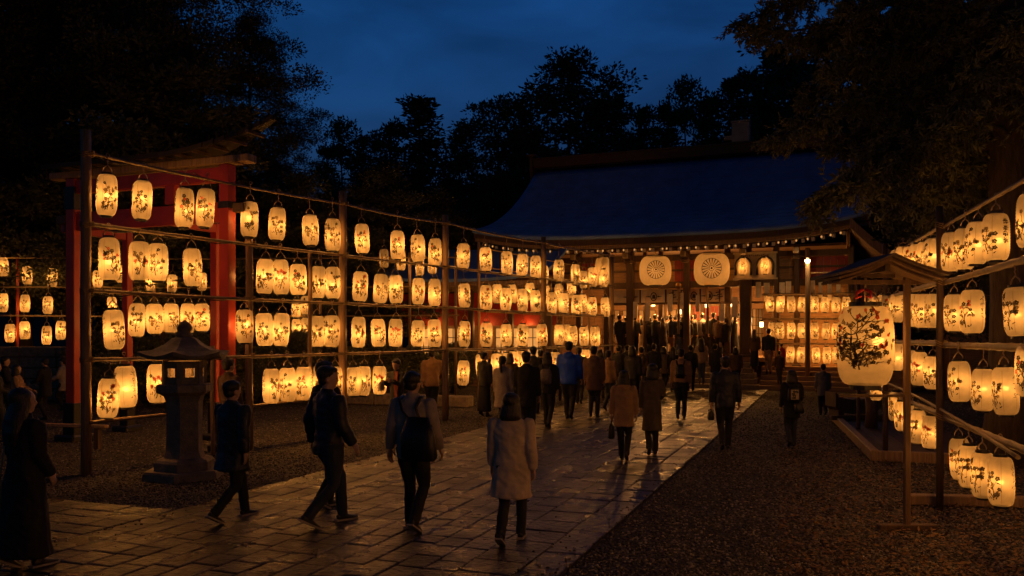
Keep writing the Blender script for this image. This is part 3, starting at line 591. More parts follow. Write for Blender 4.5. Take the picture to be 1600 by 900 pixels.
def lantern(c, rz, label, group, scale=1.0, gap=.28, shade=None, power=11.8, simple=False):
    sh, look = shade or lrnd.choice(SHADES)
    o = thing('paper_lantern', label.replace('LOOK', look), 'lantern', c, 0, group)
    u1 = scale*lrnd.uniform(.94, 1.05); o.scale = (u1, u1, scale*lrnd.uniform(.95, 1.05))
    o.rotation_euler = (lrnd.uniform(-.04, .04), lrnd.uniform(-.055, .055), rz)
    link('paper_shade', sh, o); link('top_ring', TOPR, o); link('bottom_ring', BOTR, o)
    g = round(gap, 2)
    if g not in HANG: HANG[g] = hanger_mesh(g)
    link('hanger', HANG[g], o)
    lamp_shared(('l', power, scale), o, (lrnd.uniform(-.02, .02), lrnd.uniform(-.02, .02), lrnd.uniform(-.05, .04)), power, .036*scale)
    return o
def line_hit(px, p0, d):
    k = (px-CX)/F           # X = k*Y ; X = p0.x + d*(Y-p0.y)
    Y = (p0[0]-d*p0[1])/(k-d); return k*Y, Y
# ---------------------------------------------------------------- left front rack
LP, LD = (-6.31, 12.4), .606
LA = math.atan2(1.0, LD)
rows = {
 'top': [(166.7,305),(222,313),(288,325),(321,325),(390,343),(433,350),(485,360),(520,367),(566,373),(621,383),(653,388),(680,394),(724,400),(759,405),(792,411),(816,414),(837,417),(873,423),(899,429),(926,433),(943,435)],
 'second': [(170.7,405),(217.7,408),(246.7,410),(300.7,418),(414,432),(439,433),(466,437),(497,441),(520,442),(563,447.7),(594.7,451),(618.5,452),(653.7,455),(679,457),(725.7,461.7),(759.5,465),(790.5,467.5),(816.5,469),(836.5,470.5),(862.5,473),(880.7,473.7),(900.7,476),(925.5,478.7),(946,480)],
 'third': [(178,515),(382,510),(413.5,515),(439.5,515),(495.5,517.7),(518,517.7),(560,519),(591,520),(618,520),(653,521),(679,520.7),(725.7,521.7),(760,523),(791,523.7),(816.5,523.7),(847,523.7),(873.5,523),(894.5,524.5),(912.5,525.5),(930,525.5)],
 'bottom': [(169,622),(196.7,604),(246,599),(424,603),(449.5,601),(474.5,599),(501,597),(523,596),(553,596),(568,595),(593,594),(724,582.5),(753,571),(776,571),(790,569),(803,567),(815,566),(867,566),(915,562)]}
BAYS = [(0, 393, 'first bay'), (393, 539, 'second bay'), (539, 699, 'third bay'), (699, 852, 'fourth bay'), (852, 2000, 'last bay')]
LRAIL = {'top': 4.79, 'second': 3.73, 'third': 2.74, 'bottom': 1.71}
RED = SHADES[:7]; INK = SHADES[7:]
for row, pts in rows.items():
    cnt = {}
    for (px, py) in pts:
        off = lrnd.uniform(-.05, .05)
        X, Y = line_hit(px, (LP[0]+off, LP[1]), LD)
        z = CH-(py-HZ)/F*Y
        bay = [b[2] for b in BAYS if b[0] <= px < b[1]][0]
        cnt[bay] = cnt.get(bay, 0)+1
        gap = max(.16, min(.42, LRAIL[row]-z-.315))
        isl = (px == 196.7)
        rz = -math.atan2(X, Y)+R(lrnd.uniform(-22, 28))
        sc = 1.0
        lab = f'LOOK paper lantern, {ORD[cnt[bay]]} in the {row} row, {bay} of the left front rack'
        if isl: lab = 'paper lantern with a column of black brush writing, bottom row by the red gate'
        lantern((X, Y, z), rz, lab, 'paper lanterns on the left front rack', sc, gap, (LETTER, 'lettered') if isl else None)
# third row, first bay: hung a little further back
for i, (px, py) in enumerate([(214,500),(241.7,498),(267,497),(293,497),(315.7,496)]):
    Y = 16.2+i*.5; lantern((( px-CX)/F*Y, Y, CH-(py-HZ)/F*Y), -math.atan2((px-CX)/F, 1)+R(lrnd.uniform(-20, 20)), f'LOOK paper lantern, {ORD[i+1]} of five inside the red gate above the stone lantern', 'paper lanterns inside the red gate', 1.0, .28)
t = thing('lantern_rack', 'long post and bamboo rail rack full of lanterns left of the path', 'lantern rack', (LP[0], LP[1], 0))
def lpos(px): X, Y = line_hit(px, LP, LD); return Vector((X-LP[0], Y-LP[1], 0))
nrm = Vector((1, -LD, 0)).normalized()*-.06
POSTS = [(138, 5.15, .075), (393, 3.85, .07), (539, 5.05, .085), (699, 5.0, .08), (852, 4.95, .08), (958, 4.75, .08)]
MINOR = [(488, 3.75, .045), (336, 1.9, .04)]
for (px, h, r) in POSTS+MINOR:
    p = lpos(px)+nrm; mb = MB()
    mb.tube([p+Vector((.006*math.sin(i*1.7), .006*math.cos(i), h*i/6-.03 if i == 0 else h*i/6)) for i in range(7)], [r*(1-.04*i/6) for i in range(7)], 12)
    mb.build('post', M['timber'], t)
def rail(px0, px1, z0, z1, r, parent, posf, m='bamboo', segs=14, sag=.04, offv=Vector((0, 0, 0)), name='rail'):
    a, b = posf(px0)+offv, posf(px1)+offv; mb = MB(); pts = []; rd = []
    for i in range(segs*3+1):
        t_ = i/(segs*3); q = a.lerp(b, t_); q.z = z0+(z1-z0)*t_-sag*4*t_*(1-t_)
        pts.append(q); rd.append(r*(1.18 if i % 3 == 0 else 1.0)*(1-.15*t_))
    mb.tube(pts, rd, 8); return mb.build(name, M[m], parent)
pp = [p[0] for p in POSTS if p[0] != 393]
for (z, a, b) in [(4.79, 138, 958), (3.73, 138, 958), (2.74, 138, 958), (1.71, 138, 958)]:
    q = [a]+[x for x in pp if a < x < b]+[b]
    for i in range(len(q)-1):
        rail(q[i]-(2 if i else 0), q[i+1]+2, z+.012*(-1)**i, z-.012*(-1)**i, .024 if z > 4 else .03, t, lpos, sag=.05 if z > 4 else .015)
for (z, a, b) in [(.78, 138, 300), (.80, 393, 520)]:
    rail(a, b, z, z+.02, .028, t, lpos, sag=.0, segs=8)
for z in (4.79, 3.73, 2.74, 1.71):
    a, b = lpos(138), lpos(958); mb = MB(); pts = []
    for i in range(121):
        q = a.lerp(b, i/120); q.z = z+.03-.09*abs(math.sin(i*math.pi/6)); q += nrm*.7; pts.append(q)
    mb.tube(pts, .009, 5); mb.build('power_cable', M['cap'], t)
# lashings where rails cross posts
for (px, h, r) in POSTS:
    for z in (4.79, 3.73, 2.74, 1.71):
        if z < h:
            mb = MB(); p = lpos(px)+nrm*.6
            for k in range(3):
                mb.tube([p+Vector((.10*math.cos(a), .10*math.sin(a), z-.03+k*.03+.02*math.cos(a*2))) for a in [i*.7854 for i in range(9)]], .007, 5, cap=False)
            mb.build('rope_lashing', M['rope'], t)
# ---------------------------------------------------------------- right rack
RP, RD = (5.14, 9.9), .285
rrows = {
 'top': [(1610,345),(1556,371),(1526,380),(1507,389),(1486,394),(1459,400),(1445,404),(1434,406),(1424,408),(1411,409),(1402,411)],
 'second': [(1590,487),(1519,487),(1491,489),(1460,486),(1442,486),(1429,485),(1401,482),(1387,482),(1380,481),(1372,481),(1366,479)],
 'third': [(1608,580),(1571,611),(1536,609),(1499,596),(1457.5,582.5),(1436,576),(1427,572),(1400,557.5)],
 'bottom': [(1564,752),(1536,742),(1515,729),(1500,717),(1454,675),(1434,667),(1426,657),(1409,650),(1400,635),(1369,608)]}
RRAIL = {'top': 3.39, 'second': 2.72, 'third': 1.98, 'bottom': 1.12}
for row, pts in rrows.items():
    for i, (px, py) in enumerate(pts):
        off = lrnd.uniform(-.04, .04)
        X, Y = line_hit(px, (RP[0]+off, RP[1]), RD); z = CH-(py-HZ)/F*Y
        gap = max(.13, min(.4, (RRAIL[row]-z)/.7-.315))
        lantern((X, Y, z), R(-62+lrnd.uniform(-16, 16)), f'LOOK paper lantern, {ORD[i+1]} from the right in the {row} row of the right rack', 'paper lanterns on the right rack', .7, gap, lrnd.choice(SHADES if lrnd.random() < .8 else RED), power=4.1)
for row, z in (('top', 3.04), ('second', 2.33), ('third', 1.6), ('bottom', .8)):  # unseen lanterns added past the frame edge, brighter, to warm the foreground people
    for i in range(7):
        Y = 6.3-i*.62+lrnd.uniform(-.1, .1); X = RP[0]+RD*(Y-RP[1])
        if row in ('top', 'second', 'third') and i == 0: continue
        lantern((X, Y, z), R(-62+lrnd.uniform(-16, 16)), f'LOOK paper lantern, {ORD[i+1]} beyond the right picture edge in the {row} row, right rack', 'paper lanterns on the right rack', .7, .15, lrnd.choice(SHADES), power=9)
for row, z in (('top', 3.04), ('second', 2.33), ('third', 1.6)):  # lanterns added behind the camera as warm fill for the foreground
    for i in range(8):
        lantern((3.75+lrnd.uniform(-.05, .05), 1.6-i*1.0, z), R(-80), f'LOOK paper lantern, {ORD[i+1]} behind the viewer in the {row} row beside the path', 'added fill lanterns behind the viewer', .7, .15, lrnd.choice(SHADES), power=11)
t = thing('lantern_rack', 'added bamboo rack for the fill lanterns behind the viewer', 'lantern rack', (3.8, -2, 0))  # rack added only to carry the unseen fill lanterns
for y in (4.2, 0, -4.2):
    mb = MB(); mb.tube([(.05, y, 0), (.05, y, 3.6)], .04, 8); mb.build('post', M['dark_timber'], t)
for z in (3.44, 2.73, 2.0):
    mb = MB(); mb.tube([(0, -4.3, z), (0, 4.3, z)], .03, 7); mb.build('rail', M['bamboo'], t)
t = thing('lantern_rack', 'leaning bamboo rail rack of crowded lanterns at the right edge', 'lantern rack', (RP[0], RP[1], 0))
def rpos(px): X, Y = line_hit(px, RP, RD); return Vector((X-RP[0], Y-RP[1], 0))
rn = Vector((.05, .0, 0))
for (px, h) in [(1475, 3.62), (1388, 3.6), (1652, 3.7), (2350, 3.7), (1345, 3.5)]:
    p = rpos(px)-rn; mb = MB()
    mb.tube([p+Vector((.005*math.sin(i*1.7), .005*math.cos(i), h*i/6-.02 if i == 0 else h*i/6)) for i in range(7)], [.042*(1-.06*i/6) for i in range(7)], 9)
    mb.build('post', M['dark_timber'], t)
for (z, r) in [(3.39, .022), (2.72, .034), (1.98, .036), (1.12, .036)]:
    q = [2350, 1652, 1475, 1388, 1345]
    for i in range(4):
        rail(q[i]+(0 if i == 0 else 1), q[i+1]-1, z+.01, z-.01, r, t, rpos, sag=.0, segs=10)
rail(1600, 1388, 1.06, 1.3, .018, t, rpos, sag=-.05, offv=Vector((-.05, 0, 0)), name='loose_branch')
for px in (1475, 1388):
    for z in (3.39, 2.72, 1.98, 1.12):
        mb = MB(); p = rpos(px)-rn*.6
        for k in range(3):
            mb.tube([p+Vector((.065*math.cos(a), .065*math.sin(a), z-.025+k*.025+.02*math.cos(a*2))) for a in [i*.7854 for i in range(9)]], .006, 5, cap=False)
        mb.build('rope_lashing', M['rope'], t)
for (px, dz) in [(1475, 0), ]:
    mb = MB(); p = rpos(px)
    mb.box(p+Vector((.45, .25, .07)), (1.5, .16, .12), Matrix.Rotation(R(-8), 3, 'Z'), bev=.012); mb.build('foot_beam', M['timber'], t)
# ---------------------------------------------------------------- rear rack (behind the gate) and lanterns between the racks
ri = {'top': [(5,417),(42.7,430),(82,434),(152.7,436),(189,428),(235,441),(269,443),(315.7,440),(600,404),(627,408),(656,417),(676,413)],
      'second': [(5,473),(39,474),(75,477),(175,478),(463,482),(477,477)],
      'third': [(15.7,520.5),(38.7,516),(73,524),(133,508),(463,512),(477,511),(95,516)],
      'bottom': [(617,568),(649,578),(390,587),(404,592),(316.7,585)]}
t = thing('lantern_rack', 'far lantern rack with thin rails seen through and left of the red gate', 'lantern rack', (0, 28.6, 0))
for row, pts in ri.items():
    for i, (px, py) in enumerate(pts):
        Y = 28.3+lrnd.uniform(-.1, .1)
        z = CH-(py-HZ)/F*Y
        lantern(((px-CX)/F*Y, Y, z), -math.atan2((px-CX)/F, 1)+R(lrnd.uniform(-25, 25)), f'small far paper lantern, {ORD[i+1]} from the left in the {row} row of the rear rack', 'small lanterns on the rear rack', .98, .3, lrnd.choice(INK))
for px in (-40, 26, 118, 240, 350, 500, 640, 712):
    mb = MB(); mb.tube([((px-CX)/F*28.45, -.1, 0), ((px-CX)/F*28.45, -.1, 4.9)], .05, 6); mb.build('post', M['red_board'] if px == 26 else M['timber'], t)
for z in (4.72, 3.72, 2.74, 1.62):
    mb = MB(); mb.tube([(-19.5, -.2, z), (-10, -.2, z-.05), (-1.8, -.2, z)], .03, 6); mb.build('rail', M['bamboo'], t)
fill = [(777,459,26.5),(800,459,27.5),(828,456,28),(852,460,30),(873,457,30.5),(893,453,29.5),(911,474,30),(850,429,29),(912,437,31),(886,520,30.5)]
for i, (px, py, Y) in enumerate(fill):
    lantern(((px-CX)/F*Y, Y, CH-(py-HZ)/F*Y), R(lrnd.uniform(-25, 25)), f'half hidden paper lantern between left rack and hall, {ORD[i+1]} from the left', 'lanterns between the rack and the hall', 1.0, .28, lrnd.choice(INK))
mb = MB()
t = thing('lantern_line', 'thin rope and poles carrying half hidden lanterns left of the hall', 'rope line', (0, 27, 0))
for z in (4.6, 4.05, 2.75):
    mb = MB(); mb.tube([at(748, 0, 24)-Vector((0, 27, 0)), at(920, 0, 31.5)-Vector((0, 27, 0))], .02, 6)
    for k in range(len(mb.v)): mb.v[k] = (mb.v[k][0], mb.v[k][1], z+ (mb.v[k][2]-(CH-(0-HZ)/F*(24 if mb.v[k][1] < 0 else 31.5))))
    mb.build('rope', M['rope'], t)
for (px, Y) in ((748, 24), (920, 31.5)):
    mb = MB(); p = at(px, 0, Y)-Vector((0, 27, 0)); mb.tube([(p.x, p.y, 0), (p.x, p.y, 4.75)], .045, 7); mb.build('post', M['timber'], t)
# ---------------------------------------------------------------- the large lantern and its little roofed stand
def big_shade(hh, r0, r1, paper, ribs, p=3.2, seed=1, wheel=None, k=None, seg=36):
    rf = lambda z: lrad(z, hh, r0, r1, p)
    mb = MB(); mb.lathe(paper_profile(hh, r0, r1, p, ribs, .003), seg); mo = Motif(mb, rf, .004)
    rnd = random.Random(seed)
    if k:
        paint_tree(mo, rnd, True, k, zlo=-.13, wide=.2, dens=3.2, lk=1.0); paint_tree(mo, rnd, False, k*.75, zlo=-.19, wide=.26, dens=2.6, lk=.95); paint_tree(mo, rnd, True, k*.85, zlo=-.16, wide=.2, dens=2.6, lk=1.0); mo.stroke([(-.02, -.2), (.0, -.12), (-.03, -.04), (-.06, .03), (-.05, .1)], .05, .015, 1); mo.stroke([(.0, -.12), (.06, -.05), (.11, .02)], .03, .01, 1)
    if wheel:
        w = wheel; n = 16
        for (ra, rb) in ((.95, 1.0), (.2, .26)):
            for i in range(36):
                a, b = i*math.pi/18, (i+1)*math.pi/18
                mo.poly([(w*ra*math.cos(a), w*ra*math.sin(a)), (w*rb*math.cos(a), w*rb*math.sin(a)), (w*rb*math.cos(b), w*rb*math.sin(b)), (w*ra*math.cos(b), w*ra*math.sin(b))], 1)
        for i in range(18):
            a = i*math.pi/9+.1; mo.stroke([(w*q*math.cos(a), w*q*math.sin(a)) for q in (.28, .5, .72, .94)], .012, .040, 1)
        mo.poly([(w*.12*math.cos(i*.785), w*.12*math.sin(i*.785)) for i in range(8)], 1)
    return mb.mesh('paper_shade', [paper]+PM[1:])
def cap_mesh(name, r, z, h):
    mb = MB(); mb.lathe([(r*.8, z), (r, z), (r, z+h), (r*.8, z+h), (r*.8, z)], 24, smooth=False); mb.box((0, 0, z+h/2), (r*1.7, .03, .03)); return mb.mesh(name, [M['cap']])
c = at(1352, 540, 8.9)
bl = thing('large_lantern', 'largest paper lantern, painted with a blossoming tree, hanging under the small roofed stand', 'lantern', c, R(-40))
link('paper_shade', big_shade(.42, .17, .115, M['paper_thick'], 46, seed=8, k=1.75), bl)
link('top_ring', cap_mesh('top_ring', .17, .415, .05), bl); link('bottom_ring', cap_mesh('bottom_ring', .16, -.47, .06), bl)
mb = MB(); mb.tube([(0, 0, .45), (0, 0, .74)], .012, 6)
for s in (-1, 1): mb.tube([(s*.15, 0, .45), (s*.1, 0, .56), (0, 0, .60)], .008, 6)
mb.build('hanger', M['wire'], bl)
mb = MB()
for s in (-1, 1): mb.tube([(s*.01, -.03, .60), (s*.07, -.05, .57), (s*.075, -.06, .51), (s*.02, -.05, .53)], [.014, .02, .017, .01], 7)
mb.build('tassel_bow', M['red_cloth'], bl)
lamp('bulb', bl, (.10, .02, .05), 20, r=.05)
p0 = gnd(1417, 829)
st = thing('roofed_lantern_stand', 'single post wooden stand with little gabled roof over the largest lantern', 'lantern stand', (p0.x, p0.y, 0))
mb = MB(); mb.box((0, 0, 1.36), (.06, .06, 2.72), bev=.006); mb.build('post', M['brown_timber'], st)
mb = MB(); mb.box((-.0, -.0, .035), (.62, .09, .07), bev=.01); mb.build('foot_beam', M['dark_timber'], st)
mb = MB(); mb.box((-.33, 0, 2.655), (1.0, .05, .045)); mb.build('cross_beam', M['brown_timber'], st)
mb = MB(); mb.box((-.38, 0, 1.44), (.70, .03, .03)); mb.build('lower_arm', M['dark_timber'], st)
rx0 = at(1370, 0, 8.9).x-p0.x
def gable(mb, w, d, z0, zp, th, n=9, cx=0, curve=.35, mi=0):
    for s in (-1, 1):
        g = []
        for i in range(n+1):
            t_ = i/n; x = s*w*t_; z = zp-(zp-z0)*((1+curve)*t_-curve*t_*t_)
            g.append([(cx+x, -d, z), (cx+x, d, z)])
        if s > 0: g = [list(reversed(r)) for r in g]
        mb.sheet(g, th, mi)
mb = MB(); gable(mb, .57, .42, 2.73, 2.93, .03, cx=rx0); mb.build('roof', M['dark_timber'], st)
mb = MB(); gable(mb, .54, .34, 2.693, 2.893, .028, cx=rx0); mb.build('roof_underlayer', M['brown_timber'], st)
mb = MB(); gable(mb, .50, .26, 2.66, 2.858, .02, cx=rx0); mb.build('ceiling_boards', M['brown_timber'], st)
mb = MB(); mb.box((rx0, 0, 2.80), (.05, .5, .09)); mb.box((rx0, 0, 2.72), (.36, .05, .04)); mb.build('ridge_strut', M['dark_timber'], st)
# ================================================================ shrine hall
L0 = Vector((-1.3, 35.07, 0))
def sl(px, t):            # local s for an image column at depth t
    k = (px-CX)/F
    return (k*(L0.y+V.y*t)-L0.x-V.x*t)/(U.x-k*U.y)
def sw(s, t, z=0): q = L0+U*s+V*t; return Vector((q.x, q.y, z))
hall = thing('shrine_hall', 'wide shrine hall with sweeping dark blue roof and lit open front', 'shrine', L0, -TH)
W = 14.8; TR = 7.4
def roof_z(s, t):
    e = abs((s-W/2)/(W/2)); q = t/TR
    return 6.02+4.35*(.42*q+.58*q*q)+.5*e**4*(1-q)**1.5
g = [[(-.12-.25*(1-j/16)+ (W+.5*(1-j/16)+.2)*i/40, TR*j/16-.12*(1-j/16), roof_z(W*i/40, TR*j/16)) for j in range(17)] for i in range(41)]
mb = MB(); mb.sheet([list(r) for r in g], .14, smooth=True)
g2 = [[(p[0], 2*TR-p[1], p[2]) for p in reversed(r)] for r in g]
mb.sheet(g2, .14); rf = mb.build('roof', M['copper'], hall)
mb = MB()
for j in range(1, 16):                                   # standing laps of the roof sheets
    mb.tube([(p[0]+.002, p[1]-.01, p[2]+.012) for p in [g[i][j] for i in range(0, 41, 2)]], .010, 4, cap=False)
mb.build('roof_seams', M['copper'], rf)
mb = MB(); rl = W+.5
mb.box((W/2, TR, 10.50), (rl-.2, .7, .16)); mb.box((W/2, TR, 10.71), (rl, .5, .26)); mb.box((W/2, TR, 10.88), (rl+.25, .66, .08)); mb.build('ridge', M['ridge'], hall)
for s in (-.28, W+.28):
    mb = MB(); mb.box((s, TR, 10.55), (.16, .75, 1.0)); mb.box((s, TR, 11.05), (.5, 1.0, .1)); mb.box((s, TR-.2, 10.0), (.12, .3, .5)); mb.build('ridge_end', M['ridge'], hall)
sr = sl(1158, TR)
mb = MB(); mb.box((sr, TR, 11.38), (.8, .55, .92), bev=.03); mb.box((sr, TR, 11.88), (.88, .62, .07)); mb.box((sr-.55, TR, 11.17), (.4, .4, .2)); mb.box((sr, TR-.29, 11.5), (.3, .03, .42)); mb.build('ridge_ornament', M['plaster'], hall)
for s in (.42, W-.42):
    mb = MB(); pts = [(1.0+12.8*i/20) for i in range(21)]; up = [(s, t, roof_z(s, min(t, 2*TR-t))) for t in pts]; up = [(a, b, c-.22) for a, b, c in up]
    vs = [(a-.05, b, c) for a, b, c in up]+[(a-.05, b, 5.4) for a, b, c in reversed(up)]; n = len(vs); vs += [(a+.1, b, c) for a, b, c in vs]
    mb.add(vs, [tuple(range(n)), tuple(range(2*n-1, n-1, -1))]+[(i, n+i, n+(i+1) % n, (i+1) % n) for i in range(n)]); mb.build('gable_wall', M['plank'], hall)
mb = MB(); mb.box((W/2, 10.4, 2.75), (W-1.0, 5.4, 5.4)); mb.build('rear_wall_block', M['plank'], hall)
# eave edge: stacked fascia boards following the sweep
def eave_strip(mb, t, z0, z1, th, x0=-.3, x1=W+.3, n=40):
    for i in range(n):
        a, b = x0+(x1-x0)*i/n, x0+(x1-x0)*(i+1)/n
        za, zb = roof_z(min(max(a, 0), W), 0)-6.02, roof_z(min(max(b, 0), W), 0)-6.02
        mb.add([(a, t, za+z0), (b, t, zb+z0), (b, t+th, zb+z0), (a, t+th, za+z0), (a, t, za+z1), (b, t, zb+z1), (b, t+th, zb+z1), (a, t+th, za+z1)],
               [(0, 1, 5, 4), (3, 7, 6, 2), (0, 3, 2, 1), (4, 5, 6, 7), (0, 4, 7, 3), (1, 2, 6, 5)])
mb = MB(); eave_strip(mb, -.10, 5.66, 5.875, .35); mb.build('eave_board', M['dark_timber'], hall)
mb = MB(); eave_strip(mb, .06, 5.52, 5.655, .3); mb.build('lower_eave_board', M['timber'], hall)
mb = MB()
for i in range(30):
    a, b = W*i/30, W*(i+1)/30; za, zb = roof_z(a, 0)-6.02, roof_z(b, 0)-6.02
    mb.add([(a, .2, 5.50+za), (b, .2, 5.50+zb), (b, 3.2, 5.95+zb), (a, 3.2, 5.95+za)], [(0, 1, 2, 3)])
mb.build('eave_soffit', M['plank'], hall)
mbr = MB(); mbr.box((0, 0, 0), (.09, 2.6, .11), mi=0); mbr.box((0, -1.325, 0), (.12, .05, .13), mi=1)
rme = mbr.mesh('rafter', [M['dark_timber'], M['white_tip']])
nr = 42
for i in range(nr):
    s = .25+(W-.5)*i/(nr-1); o = link('rafter', rme, hall, (s, 1.55, 5.42+roof_z(s, 0)-6.02+.17)); o.rotation_euler = (R(8), 0, 0)
ls = thing('glow_dot_row', 'row of added glowing dots standing in for lit gold rafter caps of the hall', 'glow dots', L0, -TH)  # shine of gold rafter-end caps put in as emissive dots on an added cord
mb = MB(); mb.tube([(W*i/60, -.16, 5.47+roof_z(W*i/60, 0)-6.02-.03*abs(math.sin(i*1.5))) for i in range(61)], .012, 5); mb.build('added_cord', M['cap'], ls)
bme_ = MB(); bme_.ell((0, 0, 0), (.036, .036, .045), 8); bme_ = bme_.mesh('glow_dot', [emat('rafter_cap_glow', (1, .42, .11), .65)])
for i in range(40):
    s = .3+(W-.6)*(i+random.uniform(-.3, .3))/39; link('glow_dot', bme_, ls, (s, -.16, 5.40+roof_z(s, 0)-6.02))
# side lean-to roof at the right end, with its own barge board
g = []
for i in range(9):
    q = i/8; s = W-.4+1.75*q; z = 6.15-1.55*(1.25*q-.25*q*q)
    g.append([(s, -.35+.55*q*0+j*.9, z+.02*0) for j in range(9)])
mb = MB(); mb.sheet(g, .1); mb.build('side_roof', M['copper'], hall)
mb = MB()
for i in range(8):
    a, b = g[i][0], g[i+1][0]
    mb.add([(a[0], -.5, a[2]+.1), (b[0], -.5, b[2]+.1), (b[0], -.5, b[2]-.28), (a[0], -.5, a[2]-.28), (a[0], -.36, a[2]+.1), (b[0], -.36, b[2]+.1), (b[0], -.36, b[2]-.28), (a[0], -.36, a[2]-.28)],
           [(0, 3, 2, 1), (4, 5, 6, 7), (0, 1, 5, 4), (3, 7, 6, 2), (0, 4, 7, 3), (1, 2, 6, 5)])
mb.build('barge_board', M['timber'], hall)
for j in range(14):
    mb = MB(); mb.tube([(g[0][0][0], -.1+j*.42, g[0][0][2]-.17), (g[4][0][0], -.1+j*.42, g[4][0][2]-.17), (g[8][0][0]-.05, -.1+j*.42, g[8][0][2]-.17)], .05, 4, sq=True); mb.build('side_rafter', M['plank'], hall)
# columns
FT = 2.0; SZ = 1.19
for px, t_, w, z0 in [(905, FT, .24, 0), (948, FT, .22, 0), (985, FT, .3, SZ), (1008, FT+.6, .16, SZ), (1033, FT+.5, .2, SZ), (1073, FT, .26, SZ), (1137, FT+.3, .24, SZ), (1165, 1.75, .44, SZ), (1213, FT, .22, .8), (1245, FT, .22, .8), (1330, FT, .22, .8), (868, FT, .22, 0), (1098, 6.0, .2, SZ), (1040, 6.0, .2, SZ)]:
    mb = MB(); s = sl(px, t_); mb.box((s, t_, (z0+5.55)/2), (w, w, 5.55-z0), bev=.03); mb.box((s, t_, z0+.06), (w+.12, w+.12, .12), bev=.02); mb.build('column', M['dark_timber'], hall)
for (z, h, t_, d) in [(4.12, .26, FT, .2), (5.25, .22, FT, .22), (3.36, .1, FT+.05, .1), (4.72, .08, FT+.02, .1)]:
    mb = MB(); mb.box((W/2+.0, t_+.02, z), (W-.8, d, h), bev=.01); mb.build('cross_beam', M['dark_timber'], hall)
for px in (905, 948, 985, 1073, 1165, 1245):
    mb = MB(); s = sl(px, FT)
    mb.box((s, FT-.45, 5.28), (.2, .9, .2), bev=.03); mb.box((s, FT-.35, 5.08), (.3, .4, .16), bev=.03); mb.box((s, FT-.95, 5.30), (.22, .12, .22), mi=1, bev=.03)
    mb.build('eave_bracket', [M['dark_timber'], M['plaster']], hall)
# upper wall between beams: boards and red panels
sp = [.5]+[sl(p, FT) for p in (868, 905, 948, 985, 1048, 1053, 1080, 1137, 1148, 1210, 1245, 1330)]+[W-.3]
for i in range(len(sp)-1):
    m = 'red_board' if i in (2, 6, 7, 11) else 'plank'
    mb = MB(); n = max(1, int((sp[i+1]-sp[i])/.22))
    for k in range(n):
        a = sp[i]+(sp[i+1]-sp[i])*k/n; b = sp[i]+(sp[i+1]-sp[i])*(k+1)/n
        mb.box(((a+b)/2, FT+.16+.01*(k % 2), 4.68), (b-a-.012, .04, .86))
    mb.build('wall_panel', M[m], hall)
# white curtain with crests and stripes
cur = MB(); s0, s1 = sl(950, FT+.25), sl(1140, FT+.25); n = 70
gr = [[(s0+(s1-s0)*i/n, FT+.28+.035*math.sin(i*.9)+.01*math.sin(i*2.3), 3.98-.62*j/4) for j in range(5)] for i in range(n+1)]
cur.sheet(gr, None, 0, True)
for (px, kind) in [(985, 'c'), (1000, 's'), (1021, 'c'), (1040, 's'), (1051, 'l'), (1064, 'l'), (1084, 'c'), (1094, 's'), (1108, 'c'), (1124, 'l')]:
    s = sl(px, FT+.2); y = FT+.235
    if kind == 'c':
        for i in range(12):
            a, b = i*math.pi/6, (i+1)*math.pi/6
            cur.add([(s+.14*math.cos(a), y, 3.66+.19*math.sin(a)), (s+.14*math.cos(b), y, 3.66+.19*math.sin(b)), (s+.10*math.cos(b), y, 3.66+.15*math.sin(b)), (s+.10*math.cos(a), y, 3.66+.15*math.sin(a))], [(0, 1, 2, 3)], 1)
        for k in (-1, 0, 1): cur.add([(s-.03+k*.05, y, 3.55), (s+.03+k*.05, y, 3.6), (s+.02+k*.03, y, 3.75), (s-.02+k*.03, y, 3.72)], [(0, 1, 2, 3)], 1)
        for k in (-1, 1): cur.add([(s+k*.16, y, 3.63), (s+k*.34, y, 3.655), (s+k*.34, y, 3.67), (s+k*.16, y, 3.69)], [(0, 1, 2, 3)], 1)
    elif kind == 's': cur.add([(s-.035, y, 3.4), (s+.035, y, 3.4), (s+.035, y, 3.95), (s-.035, y, 3.95)], [(0, 1, 2, 3)], 1)
    else:
        for k in range(5):
            x, z = s+(-.08, .05, 0, -.05, .08)[k], 3.5+k*.09
            cur.add([(x-.1, y, z), (x+.1, y, z+.03), (x+.1, y, z+.06), (x-.1, y, z+.035)], [(0, 1, 2, 3)], 1)
        cur.add([(s-.02, y, 3.42), (s+.02, y, 3.42), (s+.025, y, 3.92), (s-.015, y, 3.92)], [(0, 1, 2, 3)], 1)
cur.build('curtain', [M['cloth_white'], M['black_lacquer']], hall)
# interior: floor/stage, back wall, doors, glowing screens
mb = MB(); mb.box((6.0, 5.2, SZ-.09), (12.0, 7.4, .18), bev=.02); mb.build('stage_floor', M['plank'], hall)
mb = MB(); mb.box((2.4, 1.62, .52), (6.2, .12, 1.0)); mb.box((2.4, 1.55, .96), (6.2, .06, .08)); mb.build('stage_skirt', M['dark_timber'], hall)
mb = MB(); mb.box((W/2, 7.6, 3.2), (W-.6, .14, 4.4)); mb.build('back_wall', M['plank'], hall)
mb = MB(); mb.box((W/2, 5.0, 5.6), (W-.6, 5.2, .1)); mb.build('ceiling', M['dark_timber'], hall)
for s in (.45, W-.4):
    mb = MB(); mb.box((s, 4.9, 3.2), (.14, 5.4, 4.4)); mb.build('end_wall', M['plank'], hall)
s = sl(1105, 7.4)
mb = MB(); mb.box((s, 7.48, 2.35), (2.4, .08, 2.3), mi=0); mb.box((s, 7.43, 2.35), (1.6, .06, 2.1), mi=1)
for k in range(9): mb.box((s-.7+k*.175, 7.39, 2.35), (.03, .03, 2.0), mi=0)
mb.build('inner_door', [M['timber'], M['red_board']], hall)
